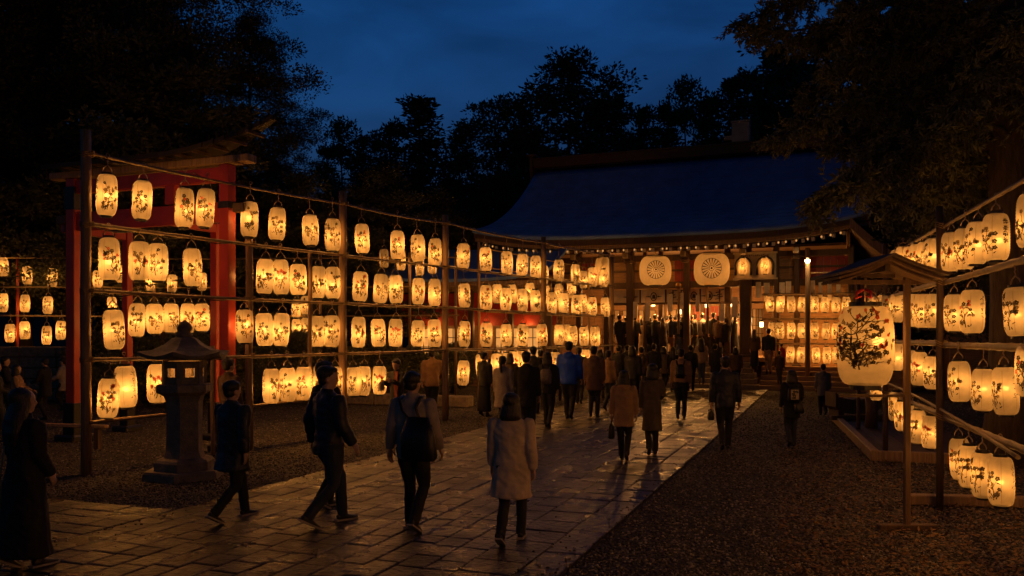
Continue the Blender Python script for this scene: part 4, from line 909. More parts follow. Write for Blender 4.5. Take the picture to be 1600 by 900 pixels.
for px in (985, 1010, 1060, 1180, 1195, 955, 1070):
    s = sl(px, 7.3); mb = MB(); mb.box((s, 7.45, 2.5), (.8, .05, 1.5), mi=0)
    for k in range(4): mb.box((s-.4+k*.267, 7.41, 2.5), (.03, .03, 1.5), mi=1)
    for k in range(5): mb.box((s, 7.405, 1.75+k*.375), (.8, .03, .025), mi=1)
    mb.build('paper_screen', [M['plaster'], M['dark_timber']], hall)
for i, px in enumerate((992, 1012, 1047, 1066, 1090, 1128, 1148, 1185, 1198, 1222, 1232, 1270, 1282, 1296, 1310)):
    s = sl(px, FT-.12); mb = MB(); h = random.uniform(.5, .9); z = random.uniform(3.0, 3.5) if px < 1150 else random.uniform(3.75, 3.9)
    mb.box((s, FT-.12, z-h/2+.3), (random.uniform(.14, .24), .012, h))
    mb.build('paper_notice', [M['white_card'], M['black_lacquer']], hall)
for px in (1060, 1105):
    s = sl(px, FT-.5); mb = MB(); mb.tube([(s, FT-.5, 4.1), (s+.02, FT-.5, 3.0), (s, FT-.5, 2.1)], .05, 8); mb.ell((s, FT-.5, 4.05), (.13, .13, .14), 10, mi=1); mb.build('bell_rope', [M['rope'], M['brass']], hall)
# stairs
sa, sb = sl(1000, .5), sl(1168, 1.0)
mb = MB(); ns = 6
for i in range(ns):
    z1 = SZ*(i+1)/ns-.0; t0 = .05+.30*i
    wd = .10*(ns-1-i)
    mb.box(((sa+sb+wd)/2, (t0+1.72)/2, z1-.1-.0005*i), (sb-sa+wd, 1.72-t0+.001*i, .2-.004), bev=.02)
mb.build('front_stairs', M['stone'], hall)
sc_, sd = sl(1188, .8), W+1.6
mb = MB()
for i in range(5):
    z1 = .86*(i+1)/5; t0 = .1+.3*i
    mb.box(((sc_+sd)/2, (t0+2.3)/2, z1-.085), (sd-sc_-.004*i, 2.3-t0, .165), bev=.015)
mb.build('side_stairs', M['plank'], hall)
mb = MB(); mb.box(((sc_+W+1.2)/2, FT+.35, 2.5), (W+1.2-sc_, .08, 3.3)); mb.build('side_wall', M['plank'], hall)
# ema style tablet shelf, glowing shop front at the left of the hall
t = thing('tablet_shelf', 'wooden shelf of small white tablets lit by a lamp, left of the stairs', 'shelf', sw(sl(972, FT+1.2), FT+1.2, SZ), -TH)
mb = MB()
for z in (.5, .85, 1.2, 1.55): mb.box((0, 0, z), (1.6, .16, .04))
for s in (-.8, 0, .8): mb.box((s, .0, .85), (.05, .18, 1.7))
mb.build('frame', M['timber'], t)
for r_ in range(3):
    for k in range(9):
        if random.random() < .9:
            mb = MB(); mb.box((-.68+k*.17, -.05+random.uniform(-.02, .02), .66+r_*.35), (.11, .015, random.uniform(.15, .24)), Matrix.Rotation(random.uniform(-.1, .1), 3, 'Y')); mb.build('tablet', M['white_card'], t)
t = thing('tablet_shelf', 'second shelf of white tablets, behind the last post of the left rack', 'shelf', sw(sl(945, FT+1.0), FT+1.0, SZ-.4), -TH)
for ch in list(bpy.data.objects['tablet_shelf'].children):
    c_ = ch.copy(); COL.objects.link(c_); c_.parent = t
# hanging lamps of the hall
def hall_lamp(px, py, t_, label, power, s=1.0):
    sx = sl(px, t_); Yw = sw(sx, t_).y; z = CH-(py-HZ)/F*Yw
    o = thing('hanging_lamp', label, 'lamp', sw(sx, t_, z), -TH, 'lamps in the open hall'); o.scale = (s,)*3
    mb = MB(); mb.lathe([(.02, .24), (.2, .16), (.2, .14), (.0, .17)], 8, smooth=False); mb.box((0, 0, -.15), (.24, .24, .03)); mb.tube([(0, 0, .22), (0, 0, .8)], .012, 5)
    for a in range(4): mb.box((.11*(1 if a & 1 else -1), .11*(1 if a & 2 else -1), 0), (.02, .02, .3))
    mb.build('frame', M['black_lacquer'], o)
    mb = MB(); mb.box((0, 0, 0), (.17, .17, .25)); mb.build('lit_glass', M['glow_lamp'], o)
    lamp('bulb', o, (0, -.16, -.22), power*5, r=.06)
for a in [(1021, 474, 3.0, 'square lit lamp hanging under the curtain, left of the two bright hall lamps', 60), (1105, 476, 3.0, 'brightest square lamp hanging before the inner door of the hall', 70), (1143, 475, 3.4, 'small lit lamp beside the column right of the inner door', 30), (1062, 487, 6.0, 'dim lamp deep inside the hall between two columns', 30), (958, 462, 3.2, 'small bright lamp at the far left end of the hall', 40), (1172, 500, 3.2, 'low lit lamp right of the thick front column', 25), (1190, 507, 3.2, 'lowest small lamp at the foot of the side wall', 14)]:
    hall_lamp(*a, s=.8)
# two white barrel lanterns with a spoked wheel crest, one plain, two in arched frames
wb = big_shade(.58, .33, .31, M['paper_pale'], 30, p=2.5, wheel=.37, seg=40)
for (px, py, lab, rz) in [(1024, 423, 'broad white barrel lantern with wheel crest, left of the pair under the eaves', 2), (1112, 421, 'broad white barrel lantern with wheel crest, right of the pair under the eaves', -4)]:
    t_ = FT-.75; sx = sl(px, t_); Yw = sw(sx, t_).y
    o = thing('crest_lantern', lab, 'lantern', sw(sx, t_, CH-(py-HZ)/F*Yw), R(rz)-.17, 'white crest lanterns')
    if px > 1100: o.scale = (1.08,)*3
    link('paper_shade', wb, o); link('top_ring', cap_mesh('top_ring', .33, .57, .05), o); link('bottom_ring', cap_mesh('bottom_ring', .28, -.64, .06), o)
    mb = MB(); mb.tube([(0, 0, .6), (0, 0, .8)], .015, 6); mb.build('hanger', M['wire'], o)
    lamp('bulb', o, (0, .05, 0), 30, r=.12)
t_ = FT-.8; sx = sl(942, t_); Yw = sw(sx, t_).y
o = thing('crest_lantern', 'tall plain pale lantern behind the end of the left front rack', 'lantern', sw(sx, t_, CH-(424-HZ)/F*Yw), 0)
link('paper_shade', big_shade(.58, .16, .17, M['paper_thick'], 30, seed=3), o); link('top_ring', cap_mesh('top_ring', .16, .57, .05), o); link('bottom_ring', cap_mesh('bottom_ring', .16, -.63, .05), o)
lamp('bulb', o, (0, 0, 0), 26, r=.06)
s = sl(1180, FT-.72)
pb = thing('sign_board', 'pale wooden board with two arched niches under the hall eaves', 'board', sw(s, FT-.72, 4.75), -TH)
mb = MB(); mb.box((0, 0, 0), (1.56, .05, 1.0)); mb.box((0, -.02, .5), (1.66, .12, .06)); mb.box((0, -.02, -.5), (1.66, .12, .06)); mb.build('board', M['plaster'], pb)
mb = MB()
for k in range(14): mb.box((-.5+k*.075, -.03, .385+.012*(k % 3)), (random.uniform(.02, .05), .012, random.uniform(.03, .06)))
mb.build('faded_lettering', M['dark_timber'], pb)
for i, px in enumerate((1161, 1195)):
    lx = sl(px, FT-.9)-s
    mb = MB(); pts = [(lx-.29, -.07, -.36), (lx-.29, -.07, .02)]+[(lx-.29*math.cos(a), -.07, .02+.31*math.sin(a)) for a in [j*math.pi/8 for j in range(1, 8)]]+[(lx+.29, -.07, .02), (lx+.29, -.07, -.36)]
    mb.tube(pts, .05, 6); mb.build('arched_frame', M['black_lacquer'], pb)
    sh = SHADES[6+i][0]
    lantern(sw(s+lx, FT-.94, 4.72), R(2), ('paper lantern framed by the left arch of the pale hall board', 'paper lantern framed by the right arch of the pale hall board')[i], 'arch framed lanterns', .98, .16, (sh, 'ink'), 12)
# lantern wall of the side wing
t = thing('lantern_rack', 'short three row lantern rack fixed above the side stairs of the hall', 'lantern rack', sw(sc_, FT-.25, 0), -TH)
for (z, a, b) in [(3.66, 0, 4.2), (2.70, 0, 4.2), (1.74, 0, 4.2)]:
    mb = MB(); mb.tube([(a, 0, z), ((a+b)/2, 0, z-.01), (b, 0, z)], .03, 7); mb.box((2.1, .12, z-.03), (4.2, .05, .05)); mb.build('rail', M['bamboo'], t)
for px in (1211, 1261, 1332):
    mb = MB(); x = sl(px, FT-.25)-sc_; mb.box((x, .05, 2.3), (.1, .08, 2.9)); mb.build('post', M['timber'], t)
wl = {'top': [(1203,475),(1219,475.5),(1236,475.5),(1253,475.5),(1272.5,475.5),(1289,476),(1306,476),(1322,476.5)],
      'middle': [(1207,516),(1219,516.5),(1236,517),(1253,516.5),(1273,517),(1290.5,517),(1306,517.5),(1321,518)],
      'bottom': [(1235,554),(1252,554.5),(1275,555),(1292,555),(1307,555),(1321,555.5)]}
for row, pts in wl.items():
    for i, (px, py) in enumerate(pts):
        t_ = FT-.25; q = sw(sl(px, t_), t_); z = CH-(py-HZ)/F*q.y
        lantern((q.x, q.y, z), R(-4+lrnd.uniform(-18, 18)), f'LOOK paper lantern, {ORD[i+1]} from the left in the {row} row above the side stairs', 'lanterns above the side stairs', .98, .2, lrnd.choice(INK), 10.0)
# lamp pole
q = sw(sl(1262, .9), .9)
t = thing('lamp_pole', 'wooden pole with one bright bare lamp near the side stairs', 'lamp post', q, -TH)
zl = CH-(408-HZ)/F*q.y
mb = MB(); mb.tube([(0, 0, 0), (0, 0, zl+.5)], .09, 10); mb.build('pole', M['timber'], t)
mb = MB(); mb.tube([(0, -.08, zl+.12), (0, -.2, zl+.10)], .02, 6); mb.lathe([(.02, .1), (.09, .06), (.1, .04)], 10, c=(0, -.2, zl)); mb.build('bracket', M['black_lacquer'], t)
mb = MB(); mb.ell((0, -.2, zl), (.09, .09, .1)); mb.build('lit_bulb', emat('bare_lamp', (1, .62, .25), 30), t)
lamp('bulb', t, (0, -.5, zl-.2), 6, (1, .5, .16), .05)
t = thing('cross_bar', 'thin horizontal bar running right from the lamp pole', 'bar', q+Vector((0, 0, zl-.45)), -TH)
mb = MB(); mb.tube([(.1, 0, 0), (2.5, -.1, 0)], .03, 6); mb.build('bar', M['timber'], t)
# neighbour hall roof on the right, offering box, side hall on the left
t = thing('neighbour_hall', 'smaller blue roofed hall half hidden behind the right corner of the shrine', 'hall', sw(W+2.2, 4.5), -TH)
mb = MB(); gable(mb, 4.0, 3.5, 4.2, 6.6, .15, cx=4.0, curve=.2); o = mb.build('roof', M['copper'], t)
mb = MB(); mb.box((4.0, 0, 6.66), (.5, 7.2, .3)); mb.build('ridge', M['ridge'], t)
mb = MB(); mb.box((4.0, 0, 2.1), (6.4, 5.8, 4.2)); mb.build('wall', M['plank'], t)
t = thing('offering_box', 'slatted wooden offering box at the centre of the stage', 'box', sw(sl(1110, 4.6), 4.6, SZ), -TH)
mb = MB(); mb.box((0, 0, .4), (1.4, .7, .7), taper=1.05); mb.build('body', M['timber'], t)
mb = MB()
for k in range(7): mb.box((-.6+k*.2, 0, .77), (.05, .7, .05))
mb.build('slats', M['dark_timber'], t)
q = at(735, 0, 33.5)
t = thing('side_hall', 'low side hall with blue roof and red hangings behind the left rack', 'hall', (q.x, q.y, 0), -TH)
mb = MB()
for s in (0,):
    gg = [[(-3.6+7.2*i/10, -1.2+3.6*j/6, 4.25+1.5*(j/6)**1.2+.25*abs(i/5-1)**3) for j in range(7)] for i in range(11)]
    mb.sheet(gg, .12)
mb.build('roof', M['copper'], t)
mb = MB(); mb.box((0, -1.1, 4.05), (7.2, .12, .16)); mb.box((0, .1, 3.95), (6.8, .16, .24)); mb.build('eave_beam', M['timber'], t)
for x in (-3.3, -1.7, 0, 1.7, 3.3):
    mb = MB(); mb.box((x, .1, 2.0), (.2, .2, 3.8)); mb.build('column', M['dark_timber'], t)
mb = MB(); mb.box((0, 1.6, 2.0), (6.8, .1, 4.0)); mb.build('back_wall', M['plank'], t)
mb = MB(); mb.box((0, .8, 2.95), (6.8, .06, 1.0)); mb.build('lintel_wall', M['red_board'], t)
for x in (-2.5, -.85, .85, 2.5):
    mb = MB(); mb.sheet([[(x-.7+1.4*i/12, -.0+.03*math.sin(i*1.3), 3.75-.75*j/3) for j in range(4)] for i in range(13)], None, 0, True); mb.build('red_hanging', M['red_cloth'], t)
for x in (-2.6, -1.2, 1.0, 2.4):
    mb = MB(); mb.box((x, 1.5, 1.75), (1.0, .05, 1.2), mi=0)
    for k in range(5): mb.box((x-.5+k*.25, 1.46, 1.75), (.03, .03, 1.2), mi=1)
    for k in range(4): mb.box((x, 1.455, 1.15+k*.4), (1.0, .03, .03), mi=1)
    mb.build('window', [M['glow_win'], M['dark_timber']], t)
mb = MB(); mb.box((0, .3, .55), (6.4, .6, .08)); mb.box((0, .3, .25), (6.4, .5, .5)); mb.build('counter', M['plank'], t)
for x in (-2.0, 0.4, 2.2): lamp('bulb', t, (x, .5, 2.4), 16, r=.06)
# ================================================================ red gate
A = Vector((-8.62, 16.4, 0)); B = Vector((-5.13, 15.0, 0)); mid = (A+B)/2; hw = (B-A).length/2
ga = math.atan2((B-A).y, (B-A).x)
gt = thing('torii_gate', 'vermilion shrine gate with black pillar feet and curved bark roof', 'gate', mid, ga)
for (s, t_, w, h) in [(-hw, 0, .23, 5.15), (hw, 0, .21, 5.15), (-2.2, 1.6, .16, 4.3), (.56, 1.2, .16, 4.3)]:
    big = t_ == 0
    mb = MB(); mb.box((s, t_, (.73+h)/2), (w, w, h-.73), Matrix.Rotation(0, 3, 'Z'), bev=.012); p = mb.build('pillar', M['vermilion'], gt)
    mb = MB(); mb.box((s, t_, .37), (w+.07, w+.07, .76), bev=.012); mb.box((s, t_, .06), (w+.3, w+.3, .14), bev=.03); mb.build('black_foot', M['black_lacquer'], p)
    if big:
        mb = MB(); mb.box((s, t_, 4.76 if s < 0 else 4.42), (w+.03, w+.03, .44 if s < 0 else .12)); mb.build('iron_band', M['black_lacquer'], p)
mb = MB(); mb.box((0, 0, 4.30), (2*hw-.22, .13, .36), bev=.01); mb.build('tie_beam', M['vermilion'], gt)
for s in (-1, 1):
    mb = MB(); mb.box((s*(hw+.30), 0, 4.36), (.24, .16, .16), bev=.01); mb.build('tie_beam_end', M['dark_timber'], gt)
mb = MB(); mb.box((0, 0, 4.98), (2*hw-.22, .16, .26), bev=.01); mb.build('lintel', M['vermilion'], gt)
mb = MB(); mb.box((.6, 0, 4.68), (.22, .14, .345)); mb.build('middle_strut', M['vermilion'], gt)
mb = MB(); mb.box((0, 0, 5.225), (2*hw+1.1, .26, .14), bev=.015); mb.build('roof_beam', M['timber'], gt)
for s in (-2.2, .56):
    mb = MB(); mb.box((s, .75, 4.2), (.14, 1.5, .16), bev=.01); mb.build('side_beam', M['vermilion'], gt)
def gz(q): return 5.36+1.75*max(0, q-.45)**2.6*1.2
gg = []
for i in range(25):
    q = i/24; x = -hw-.5+(2*hw+1.55)*q
    gg.append([(x, y, gz(q)+.12-.09*abs(y/.32)**1.3) for y in [(-.32+.64*j/8)*(1-.9*max(0, (q-.72)/.28)) for j in range(9)]])
mb = MB(); mb.sheet(gg, .06); mb.build('bark_roof', M['bark_roof'], gt)
mb = MB()
for i in range(24):
    a, b = gg[i][0], gg[i+1][0]
    mb.add([(a[0], a[1]-.03, a[2]-.07), (b[0], a[1]-.03, b[2]-.07), (b[0], a[1]-.03, b[2]+.015), (a[0], a[1]-.03, a[2]+.015), (a[0], a[1]+.005, a[2]-.07), (b[0], a[1]+.005, b[2]-.07), (b[0], a[1]+.005, b[2]+.015), (a[0], a[1]+.005, a[2]+.015)], [(0, 1, 2, 3), (4, 7, 6, 5), (0, 4, 5, 1), (3, 2, 6, 7), (0, 3, 7, 4), (1, 5, 6, 2)])
mb.build('roof_edge', M['bark_roof'], gt)
for i in range(12):
    mb = MB(); q = .08+.84*i/11; x = -hw-.5+(2*hw+1.55)*q; mb.box((x, 0, gz(q)+.0), (.06, .5, .05)); mb.build('rafter', M['dark_timber'], gt)
# ================================================================ stone lantern
c = gnd(282, 748); c.y += .15
tl = thing('stone_lantern', 'tall grey stone lantern with flared six sided roof beside the path', 'stone lantern', c, R(8))
def hexa(mb, r0, r1, z0, z1, seg=6, mi=0, a0=R(30)): mb.lathe([(r0, z0), (r1, z1)], seg, mi=mi, smooth=False, cap=True, a0=a0)
mb = MB(); hexa(mb, .60, .585, -.05, .10); hexa(mb, .57, .56, .10, .125); mb.build('base_slab', M['stone_dark'], tl)
mb = MB(); mb.lathe([(.43, .125), (.43, .24), (.40, .275), (.33, .30)], 6, smooth=False, cap=True, a0=R(30)); mb.build('plinth', M['stone_dark'], tl)
mb = MB(); mb.lathe([(.30, .295), (.265, .40), (.255, .75), (.265, 1.12), (.30, 1.21)], 6, smooth=False, cap=True, a0=R(30)); mb.build('shaft', M['stone'], tl)
mb = MB(); mb.lathe([(.31, 1.205), (.40, 1.26), (.40, 1.36), (.36, 1.375)], 6, smooth=False, cap=True, a0=R(30)); mb.build('platform', M['stone'], tl)
mb = MB()
for k in range(6):
    a = R(30)+k*math.pi/3
    mb.box((.275*math.cos(a), .275*math.sin(a), 1.54), (.07, .07, .33), Matrix.Rotation(a, 3, 'Z'))
    b = a+math.pi/6; rot = Matrix.Rotation(b, 3, 'Z'); cc = Vector((.235*math.cos(b), .235*math.sin(b), 0))
    mb.box(cc+Vector((0, 0, 1.425)), (.05, .22, .10), rot); mb.box(cc+Vector((0, 0, 1.655)), (.05, .22, .10), rot)
    for s in (-1, 1): mb.box(cc+rot @ Vector((0, s*.095, 1.54)), (.05, .055, .13), rot)
mb.build('light_chamber', M['stone'], tl)
mb = MB()
n = 6; prof = [(.64, 1.735), (.66, 1.785), (.47, 1.845), (.30, 1.935), (.19, 2.03), (.12, 2.06)]
vs = []; fs = []
for (r, z) in prof:
    for k in range(24):
        a = R(30)+k*math.pi/12; edge = abs((k % 4)-2)/2 if True else 0
        rr = r*(math.cos(math.pi/6)/math.cos(((k % 4)/4-.5)*math.pi/3)); lift = .05*(edge**2)*(r/.6)**3
        vs.append((rr*math.cos(a), rr*math.sin(a), z+lift))
for i in range(len(prof)-1):
    for k in range(24):
        l = (k+1) % 24; fs.append((i*24+k, i*24+l, (i+1)*24+l, (i+1)*24+k))
fs.append(tuple(range(23, -1, -1))); fs.append(tuple(5*24+k for k in range(24)))
mb.add(vs, fs); mb.build('roof', M['stone_dark'], tl)
mb = MB(); mb.lathe([(.09, 2.055), (.13, 2.09), (.08, 2.115), (.105, 2.16), (.11, 2.20), (.075, 2.26), (.02, 2.30), (0.001, 2.31)], 14); mb.build('finial', M['stone_dark'], tl)
lamp('bulb', tl, (0, 0, 1.54), 4, r=.04)
# ================================================================ small things around
c = gnd(95, 700)
t = thing('barrier_rail', 'low plank rail on short legs in front of the gate foot at left', 'rail', c, R(-14))
mb = MB(); mb.box((0, 0, .42), (2.0, .12, .06), bev=.01); mb.build('plank', M['timber'], t)
for x in (-.8, .8):
    mb = MB(); mb.box((x, 0, .2), (.09, .09, .4)); mb.build('leg', M['dark_timber'], t)
t = thing('stone_wall', 'coursed stone retaining wall far left behind the gate', 'wall', (-16.5, 26.6, 0), R(-4))
mb = MB(); rw = random.Random(3)
for row in range(5):
    x = -5.0+rw.uniform(-.4, 0)
    while x < 8.2:
        w = rw.uniform(.7, 1.6); mb.box((x+w/2, rw.uniform(-.03, .03)+row*.05, .17+row*.34), (w-.025, .5, .325), bev=.03); x += w
mb.build('blocks', M['stone'], t)
t = thing('stage_terrace', 'low stone edged terrace behind the middle of the left rack', 'terrace', (-6.0, 25.6, 0), R(-20))
mb = MB(); rw = random.Random(9); x = -3.5
while x < 5:
    w = rw.uniform(.7, 1.3); mb.box((x+w/2, 0, .16), (w-.02, .5, .32), bev=.03); x += w
mb.build('kerb_stones', M['stone'], t)
# deck, trough and stump at the right
a = gnd(1360, 705, .15)
t = thing('timber_deck', 'low timber edged deck under the right lantern rack', 'deck', (a.x, a.y, 0), -math.atan(RD))
mb = MB(); mb.box((.06, 3.2, .09), (.14, 6.6, .18), bev=.012); mb.box((.9, -.05, .085), (1.6, .14, .17), bev=.012); mb.build('edge_beam', M['timber'], t)
mb = MB()
for k in range(12): mb.box((.14+.07+k*.145, 3.3, .105), (.135, 6.4, .05))
mb.build('deck_boards', M['dark_timber'], t)
a = gnd(1333, 655, .1)
t = thing('wooden_trough', 'dark upturned ended wooden trough on the right deck', 'trough', (a.x, a.y, .13), R(4))
mb = MB(); mb.sheet([[(-.55+1.1*i/12, y, .46+.16*abs(i/6-1)**4) for y in (-.28, 0, .28)] for i in range(13)], .34); mb.build('basin', M['dark_timber'], t)
mb = MB()
for x in (-.4, .4): mb.box((x, 0, .1), (.14, .5, .2))
mb.box((0, -.42, .05), (1.5, .16, .1), bev=.02); mb.build('base', M['dark_timber'], t)
a = gnd(1361, 668, .13)
t = thing('wooden_stump', 'short thick wooden stake standing on the right deck', 'stake', (a.x, a.y, .13))
mb = MB(); mb.tube([(0, 0, 0), (.01, 0, .4), (0, .01, .66)], [.13, .115, .12], 10); mb.build('log', M['dark_timber'], t)
# ================================================================ ground, path, gravel
def gravelmat():
    m, nt, out = newmat('gravel_floor'); N = nt.nodes.new; L = nt.links.new
    b = N('ShaderNodeBsdfPrincipled'); b.inputs['Roughness'].default_value = .8; tc = N('ShaderNodeTexCoord')
    vo = N('ShaderNodeTexVoronoi'); vo.inputs['Scale'].default_value = 34; vo.inputs['Randomness'].default_value = 1; L(tc.outputs['Object'], vo.inputs['Vector'])
    rp = N('ShaderNodeValToRGB'); e = rp.color_ramp.elements; e[0].color = (.015, .012, .009, 1); e[1].color = (.12, .10, .078, 1); e[0].position = .1; e[1].position = .95
    bw = N('ShaderNodeSeparateColor'); L(vo.outputs['Color'], bw.inputs[0]); L(bw.outputs[0], rp.inputs[0])
    nz = N('ShaderNodeTexNoise'); nz.inputs['Scale'].default_value = .7; nz.inputs['Detail'].default_value = 8; L(tc.outputs['Object'], nz.inputs[0])
    mr = N('ShaderNodeMapRange'); mr.inputs[1].default_value = .35; mr.inputs[2].default_value = .7; mr.inputs[3].default_value = .45; mr.inputs[4].default_value = 1.1; L(nz.outputs['Fac'], mr.inputs[0])
    sc = N('ShaderNodeVectorMath'); sc.operation = 'SCALE'; L(rp.outputs[0], sc.inputs[0]); L(mr.outputs[0], sc.inputs['Scale']); L(sc.outputs[0], b.inputs['Base Color'])
    bp = N('ShaderNodeBump'); bp.inputs['Strength'].default_value = 1; bp.inputs['Distance'].default_value = .03; bp.invert = True; L(vo.outputs['Distance'], bp.inputs['Height']); L(bp.outputs[0], b.inputs['Normal'])
    L(b.outputs[0], out.inputs[0]); return m
M['gravel'] = gravelmat()
def slabmat():
    m, nt, out = newmat('wet_paving_stone'); N = nt.nodes.new; L = nt.links.new
    b = N('ShaderNodeBsdfPrincipled'); tc = N('ShaderNodeTexCoord'); at_ = N('ShaderNodeAttribute'); at_.attribute_name = 'slab'
    nz = N('ShaderNodeTexNoise'); nz.inputs['Scale'].default_value = 7; nz.inputs['Detail'].default_value = 8; nz.inputs['Roughness'].default_value = .7; L(tc.outputs['Object'], nz.inputs[0])
    rp = N('ShaderNodeValToRGB'); e = rp.color_ramp.elements; e[0].color = (.018, .015, .012, 1); e[1].color = (.08, .062, .047, 1); e[0].position = .3; e[1].position = .72; L(nz.outputs['Fac'], rp.inputs[0])
    mr = N('ShaderNodeMapRange'); mr.inputs[3].default_value = .40; mr.inputs[4].default_value = 1.1; L(at_.outputs['Fac'], mr.inputs[0])
    sc = N('ShaderNodeVectorMath'); sc.operation = 'SCALE'; L(rp.outputs[0], sc.inputs[0]); L(mr.outputs[0], sc.inputs['Scale']); L(sc.outputs[0], b.inputs['Base Color'])
    n2 = N('ShaderNodeTexNoise'); n2.inputs['Scale'].default_value = 1.6; n2.inputs['Detail'].default_value = 7; L(tc.outputs['Object'], n2.inputs[0])
    m2 = N('ShaderNodeMapRange'); m2.inputs[1].default_value = .35; m2.inputs[2].default_value = .65; m2.inputs[3].default_value = .20; m2.inputs[4].default_value = .50; L(n2.outputs['Fac'], m2.inputs[0]); L(m2.outputs[0], b.inputs['Roughness'])
    n3 = N('ShaderNodeTexNoise'); n3.inputs['Scale'].default_value = 16; n3.inputs['Detail'].default_value = 6; L(tc.outputs['Object'], n3.inputs[0])
    bp = N('ShaderNodeBump'); bp.inputs['Strength'].default_value = 1.0; bp.inputs['Distance'].default_value = .03; L(n3.outputs['Fac'], bp.inputs['Height']); L(bp.outputs[0], b.inputs['Normal'])
    L(b.outputs[0], out.inputs[0]); return m
M['slab'] = slabmat()
M['joint'] = mat('dark_joint_earth', (.03, .025, .02), .9, .3)
mb = MB(); S = 320; mb.add([(-S, -60, 0), (S, -60, 0), (S, 400, 0), (-S, 400, 0)], [(0, 1, 2, 3)]); struct(mb.build('ground', M['gravel']))
P0 = Vector((-2.08, 14.76, 0)); PWID = 5.05
def pw(u, v, z=0): q = P0+U*u+V*v; return (q.x, q.y, z)
prn = random.Random(21)
sv, sf, sa_ = [], [], []
def slab(u0, u1, v0, v1, zt=.03):
    g = .006; i = .013; o = len(sv); tu, tv = prn.gauss(0, .009), prn.gauss(0, .009); dz = prn.uniform(-.004, .004); j = lambda: prn.uniform(-.006, .006)
    c = [(u0+g+j(), v0+g+j()), (u1-g+j(), v0+g+j()), (u1-g+j(), v1-g+j()), (u0+g+j(), v1-g+j())]
    cu, cv = (u0+u1)/2, (v0+v1)/2; val = prn.random()
    for (a, b) in c: sv.append(pw(a, b, .005))
    for (a, b) in c: sv.append(pw(a, b, zt+dz-.006+tu*(a-cu)+tv*(b-cv)))
    for (a, b) in c:
        a2 = a+(i if a < cu else -i); b2 = b+(i if b < cv else -i); sv.append(pw(a2, b2, zt+dz+tu*(a2-cu)+tv*(b2-cv)))
    fs = [(8, 9, 10, 11)]
    for k in range(4):
        l = (k+1) % 4; fs.append((k, l, 4+l, 4+k)); fs.append((4+k, 4+l, 8+l, 8+k))
    for f in fs: sf.append(tuple(o+q for q in f)); sa_.append(val)
lanes = [0, .36]; 
while lanes[-1] < PWID-.75: lanes.append(lanes[-1]+prn.uniform(.26, .33))
lanes[-1] = PWID-.38; lanes.append(PWID)
for k in range(len(lanes)-1):
    v = -14.0+prn.uniform(0, .5)
    while v < 19.3:
        l = prn.uniform(.28, .52) if 0 < k < len(lanes)-2 else prn.uniform(.6, .95)
        slab(lanes[k], lanes[k+1], v, min(v+l, 19.4)); v += l
v = -5.3; k = 0
while v > -13.5:
    w = .36 if k == 0 else prn.uniform(.26, .33); u = -.0
    while u > -15:
        l = prn.uniform(.28, .5); slab(u-l, u, v-w, v); u -= l
    v -= w; k += 1
me = bpy.data.meshes.new('path'); me.from_pydata(sv, [], sf); me.materials.append(M['slab'])
a_ = me.attributes.new('slab', 'FLOAT', 'FACE'); a_.data.foreach_set('value', sa_); me.update()
struct(link('stone_path', me))
mb = MB(); mb.add([pw(.0, -14, .006), pw(PWID, -14, .006), pw(PWID, 19.4, .006), pw(.0, 19.4, .006)], [(0, 1, 2, 3)]); mb.add([pw(-15, -13.5, .006), pw(-.001, -13.5, .006), pw(-.001, -5.3, .006), pw(-15, -5.3, .006)], [(0, 1, 2, 3)])
struct(mb.build('path_bed', M['joint']))
# forecourt paving before the stairs
sv, sf, sa_ = [], [], []
for i in range(-8, 22):
    for j in range(2):
        slab(i*.75+(.3 if j else 0), i*.75+.75+(.3 if j else 0), 19.45+j*.6, 20.03+j*.6, .034)
me = bpy.data.meshes.new('forecourt'); me.from_pydata(sv, [], sf); me.materials.append(M['slab']); a_ = me.attributes.new('slab', 'FLOAT', 'FACE'); a_.data.foreach_set('value', sa_); me.update(); struct(link('forecourt_path', me))
# loose pebbles near the camera, one mass of stuff
ico = []
t_ = (1+5**.5)/2
iv = np.array([(-1, t_, 0), (1, t_, 0), (-1, -t_, 0), (1, -t_, 0), (0, -1, t_), (0, 1, t_), (0, -1, -t_), (0, 1, -t_), (t_, 0, -1), (t_, 0, 1), (-t_, 0, -1), (-t_, 0, 1)], float); iv /= np.linalg.norm(iv[0])
ifc = np.array([(0, 11, 5), (0, 5, 1), (0, 1, 7), (0, 7, 10), (0, 10, 11), (1, 5, 9), (5, 11, 4), (11, 10, 2), (10, 7, 6), (7, 1, 8), (3, 9, 4), (3, 4, 2), (3, 2, 6), (3, 6, 8), (3, 8, 9), (4, 9, 5), (2, 4, 11), (6, 2, 10), (8, 6, 7), (9, 8, 1)])
def np_mesh(name, verts, faces, mats, mi=None):
    me = bpy.data.meshes.new(name); nf, k = faces.shape
    me.vertices.add(len(verts)); me.vertices.foreach_set('co', verts.astype(np.float32).ravel())
    me.loops.add(nf*k); me.loops.foreach_set('vertex_index', faces.astype(np.int32).ravel())
    me.polygons.add(nf); me.polygons.foreach_set('loop_start', np.arange(0, nf*k, k, dtype=np.int32)); me.polygons.foreach_set('loop_total', np.full(nf, k, np.int32))
    for m in mats: me.materials.append(m)
    if mi is not None: me.polygons.foreach_set('material_index', mi.astype(np.int32))
    me.update(calc_edges=True); me.validate(); return me
